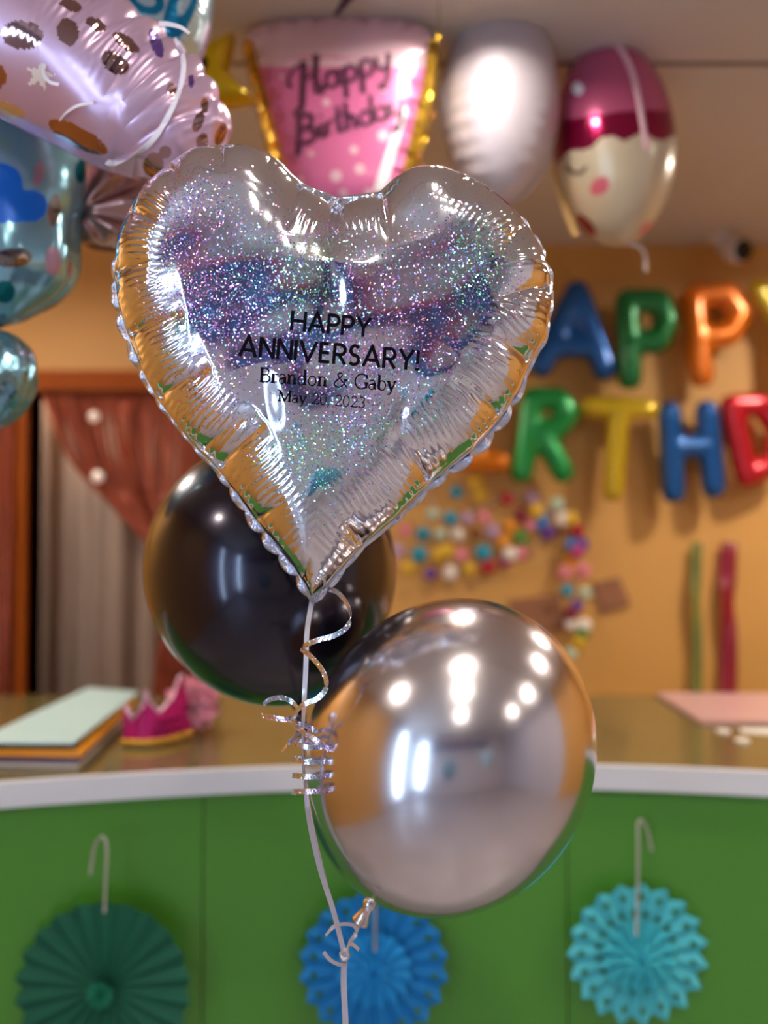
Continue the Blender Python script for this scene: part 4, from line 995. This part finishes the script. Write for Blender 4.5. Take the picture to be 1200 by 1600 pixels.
for k_, pts in enumerate(sq):
    P = hit_list(bvk, catmull(np.array(pts, float), 40), .003, 2.0)
    obj('scrawled_lettering', *tube(P, .0016, 6), M['ink'], t)
mbt = MB()
tc_ = W(300, 1105, 2.10); tc_[2] = max(tc_[2], ZT+.05)
for k_ in range(60):
    th_ = random.uniform(0, 2*PI); el = random.uniform(-.6, 1.4); d_ = np.array([math.cos(th_)*math.cos(el), math.sin(th_)*math.cos(el), math.sin(el)])
    e = norm(np.cross(d_, [0.2, .1, 1])); q_ = np.cross(d_, e); Rr = random.uniform(.038, .058)
    rr_ = np.linspace(0, 1, 6)[:, None, None]; aa = np.linspace(0, 2*PI, 18, endpoint=False)[None, :, None]
    rad_ = .022*rr_*(1+.2*np.sin(aa*5))
    Gt = tc_+d_*(Rr*(.3+.7*rr_+.1*np.sin(aa*5)*rr_))+e*(rad_*np.cos(aa))+q_*(rad_*np.sin(aa)); Gt[..., 2] = np.maximum(Gt[..., 2], ZT+.002)
    mbt.add(*grid(Gt, cv=True))
obj('tulle_pompom', np.concatenate(mbt.v), mbt.f, M['tulle'], t)
# sheets on the right
M['pinksheet'] = mat('pink_sheet', (206, 160, 156), rough=.35, var=.08, scale=10, coat=.2); M['paper'] = mat('white_paper', (226, 216, 204), rough=.6)
o = obj('tray', *slab([(.722, 2.20), (1.35, 2.17), (1.35, 2.60), (.735, 2.61)], ZT+.001, ZT+.009), M['pinksheet'], None, False); tag(o, 'flat pink sheet of card on the right of the counter', 'sheet')
o = obj('paper_sheet', *slab([(.775, 2.10), (1.1, 1.96), (1.15, 2.16), (.79, 2.145)], ZT+.0008, ZT+.0016), M['paper'], None, False); tag(o, 'white paper sheet in front of the pink card', 'paper')
for a, b, lab in ((1130, 1142, 'small white tag on the counter nearer the pink card'), (1160, 1157, 'small white tag on the counter beside the white paper corner')):
    Yp = .41*FPX/(b-850); c_ = W(a, b, Yp); c_[2] = ZT
    P = [(c_[0]+.014*math.cos(q_)*(1+.15*math.cos(3*q_)), c_[1]+.020*math.sin(q_)) for q_ in np.linspace(0, 2*PI, 18, endpoint=False)]
    o = obj('paper_tag', *slab(P, ZT+.0005, ZT+.005), M['paper'], None, False); tag(o, lab, 'tag', 'white tags on the counter')

# ------------------------------------------------------------------ paper fans on the counter front
def fan_disc(mb, c, R, N, amp, yoff, tip, holes, cut0=.04, nt=7, nr=44, rng=None, flop=0):
    for k in range(2*N):
        a0 = 2*PI*k/(2*N); a1 = 2*PI*(k+1)/(2*N)
        tt = np.linspace(0, 1, nt+1); rr = np.linspace(cut0, 1, nr+1)
        A = a0+(a1-a0)*tt
        ridge = tt if k % 2 == 0 else 1-tt
        Rout = R*(1-tip*(1-ridge)**1.0)
        Pg = np.zeros((nr+1, nt+1, 3))
        for i, q_ in enumerate(rr):
            rad_ = Rout*q_
            Pg[i, :, 0] = c[0]+rad_*np.cos(A); Pg[i, :, 2] = c[2]+rad_*np.sin(A)
            Pg[i, :, 1] = c[1]+yoff-amp*ridge*(.3+.7*q_)-flop*q_*q_
        v, f = grid(Pg); f = [tuple(q_) for q_ in f]
        if holes:
            keep = []
            for idx, q_ in enumerate(f):
                i, j = divmod(idx, nt); ok = True
                for (rc, par) in holes:
                    di = (rr[i]+rr[i+1])/2-rc; fr_ = (j+.5)/nt
                    if (k % 2 == 0) == (par == 0): fr_ = 1-fr_
                    wd = 2*PI*rc*R/(2*N)
                    if (di*R)**2+(fr_*wd)**2 < (.047*R)**2: ok = False
                if ok: keep.append(q_)
            f = keep
        mb.add(v, f)
def fan(label, cpx, Rpx, Y, N, cols, holes, tip, inner_, hook_px, hook_label):
    c = W(*cpx, Y); s = Y/FPX
    t = thing('paper_fan', label, 'paper fan', c-np.array([0, 0, Rpx*s]), 'paper fans hung on the counter front')
    m = mat('tissue_'+label.split()[0], cols[0], rough=.75, var=.08, scale=20); m2 = mat('tissue_centre_'+label.split()[0], cols[1], rough=.75, var=.08, scale=30)
    mb = MB(); fan_disc(mb, c, Rpx*s, N, .012, .012, tip, holes); mb.build('pleated_disc', m, t, False)
    for (rf, yo, nn, tp, fl, hs) in inner_:
        mb = MB(); fan_disc(mb, c, Rpx*s*rf, nn, .009, yo, tp, hs, flop=fl); mb.build('centre_rosette', m2, t, False)
    P = rib_px([(a, b, y) for a, b, y in hook_px], 50)
    o = obj('wire_hook', *tube(P, .0026, 8), M['wire']); tag(o, hook_label, 'hook', 'wire hooks of the paper fans')
M['wire'] = mat('grey_plastic_wire', (172, 168, 158), rough=.35, metal=.1)
def yfront(px): X = (px-600)/FPX*1.74; return 1.80-.24*(X-.15)**2
y1, y2, y3 = yfront(160)-.028, yfront(583)-.035, yfront(997)-.028
fan('dark green pleated paper fan hanging at the left', (160, 1548), 136, y1, 22, ((6, 92, 66), (16, 122, 92)), None, .06, [(.16, -.012, 10, .2, 0, None)],
    [(163, 1425, y1-.012), (165, 1370, y1-.012), (167, 1330, y1-.010), (164, 1311, y1-.006), (156, 1309, y1-.002), (148, 1322, y1+.004), (144, 1345, y1+.006), (141, 1366, y1+.006)], 'bent wire hook above the dark green fan')
fan('blue paper fan with punched holes hanging behind the ribbon knot', (584, 1512), 116, y2, 20, ((0, 126, 196), (20, 146, 214)), [(.83, 0)], .09, [(.52, -.010, 16, .15, -.006, None), (.22, -.024, 9, .3, -.004, None)],
    [(586, 1486, y2-.016), (586, 1440, y2-.014), (587, 1380, y2-.012), (584, 1362, y2-.006), (578, 1364, y2), (575, 1390, y2+.004)], 'wire hook of the blue fan under the silver balloon')
fan('turquoise paper fan with punched holes hanging at the right', (997, 1492), 110, y3, 19, ((74, 186, 196), (52, 176, 190)), [(.80, 0), (.60, 1)], .13, [(.55, -.012, 14, .2, -.006, [(.72, 0)]), (.28, -.026, 9, .3, -.004, None)],
    [(994, 1462, y3-.030), (996, 1400, y3-.020), (997, 1330, y3-.014), (997, 1288, y3-.008), (1003, 1282, y3), (1012, 1300, y3+.006), (1018, 1330, y3+.008)], 'straight wire hook above the turquoise fan')

# ------------------------------------------------------------------ small hanging bits near the ceiling
P = rib_px([(560, -30, 1.69), (548, -10, 1.69), (536, 8, 1.685), (524, 24, 1.68)], 30); P[0, 2] = HC
o = obj('ribbon', *ribbon(P, np.linspace(.03, .008, 30), .001, wv=(1, 0, .3)), mat('purple_ribbon', (92, 52, 70), rough=.4)); tag(o, 'dark purple ribbon end hanging from the ceiling', 'ribbon')
P = rib_px([(686, -15, 1.72), (684, 60, 1.72), (672, 150, 1.72), (674, 185, 1.71), (662, 215, 1.72), (656, 245, 1.71), (668, 275, 1.72)], 80); P[0, 2] = HC  # added gold strip in place of blurred gold highlights
o = obj('ribbon', *ribbon(P, np.concatenate([np.full(32, .002), np.linspace(.002, .013, 8), np.full(40, .013)]), .0008, wv=(1, 0, .2), twist=np.linspace(0, 9, 80)), M['gold']); tag(o, 'twisted gold foil strip standing in for gold highlights between cup and white balloons', 'ribbon')

# ------------------------------------------------------------------ behind the photographer, seen in the reflections
M['navy'] = mat('navy_board', (72, 66, 116), rough=.5, var=.2)
t = thing('display_board', 'dark navy display board mirrored across the heart balloon', 'display board', (-.1, YF+.05, 1.74))
obj('board', *box(-1.40, 1.5, YF+.002, YF+.04, 1.74, 2.06), M['navy'], t, False)
rs = random.Random(5); pc = ['purple', 'blue', 'maroon', 'teal', 'lav', 'purple', 'blue']
for i in range(9):
    for j in range(2):
        x = -1.3+i*.31+rs.uniform(-.03, .03); z = 1.75+j*.155
        if rs.random() < .55: obj('packet', *box(x, x+.18, YF+.041, YF+.06, z, z+.14), MD[rs.choice(pc)], t, False)
M['banner'] = mat('magenta_banner', (196, 20, 90), rough=.5)
o = obj('banner', *box(-1.4, .6, YF+.002, YF+.02, 2.09, 2.15), M['banner'], None, False); tag(o, 'long magenta banner above the dark display board', 'banner')
M['teal_latex'] = mat('teal_latex', (0, 116, 150), rough=.25, coat=.6); M['sky_latex'] = mat('pale_blue_latex', (140, 184, 214), rough=.2, coat=.6)
def plain(label, c, R, m):
    pr = [(R*math.sin(a), R*1.05*math.cos(a)) for a in np.linspace(.001, PI/2, 24)]+[(R*math.sin(a)*(1-.16*((a-PI/2)/(PI/2))**2), R*1.3*math.cos(a)) for a in np.linspace(PI/2, PI*.98, 28)[1:]]
    t = thing('latex_balloon', label, 'balloon', np.array(c)-[0, 0, R*1.3])
    obj('body', *lathe(pr, c, (0, 0, 1), 48), m, t); z = -R*1.3
    obj('knotted_neck', *lathe([(.007, z+.006), (.005, z), (.009, z-.012), (.0003, z-.012)], c, (0, 0, 1), 20), m, t)
plain('teal latex balloon mirrored in the lower middle of the heart', (-.10, -.75, 1.12), .16, M['teal_latex'])
plain('pale blue latex balloon mirrored in the right of the heart', (.62, -.45, 1.25), .12, M['sky_latex'])
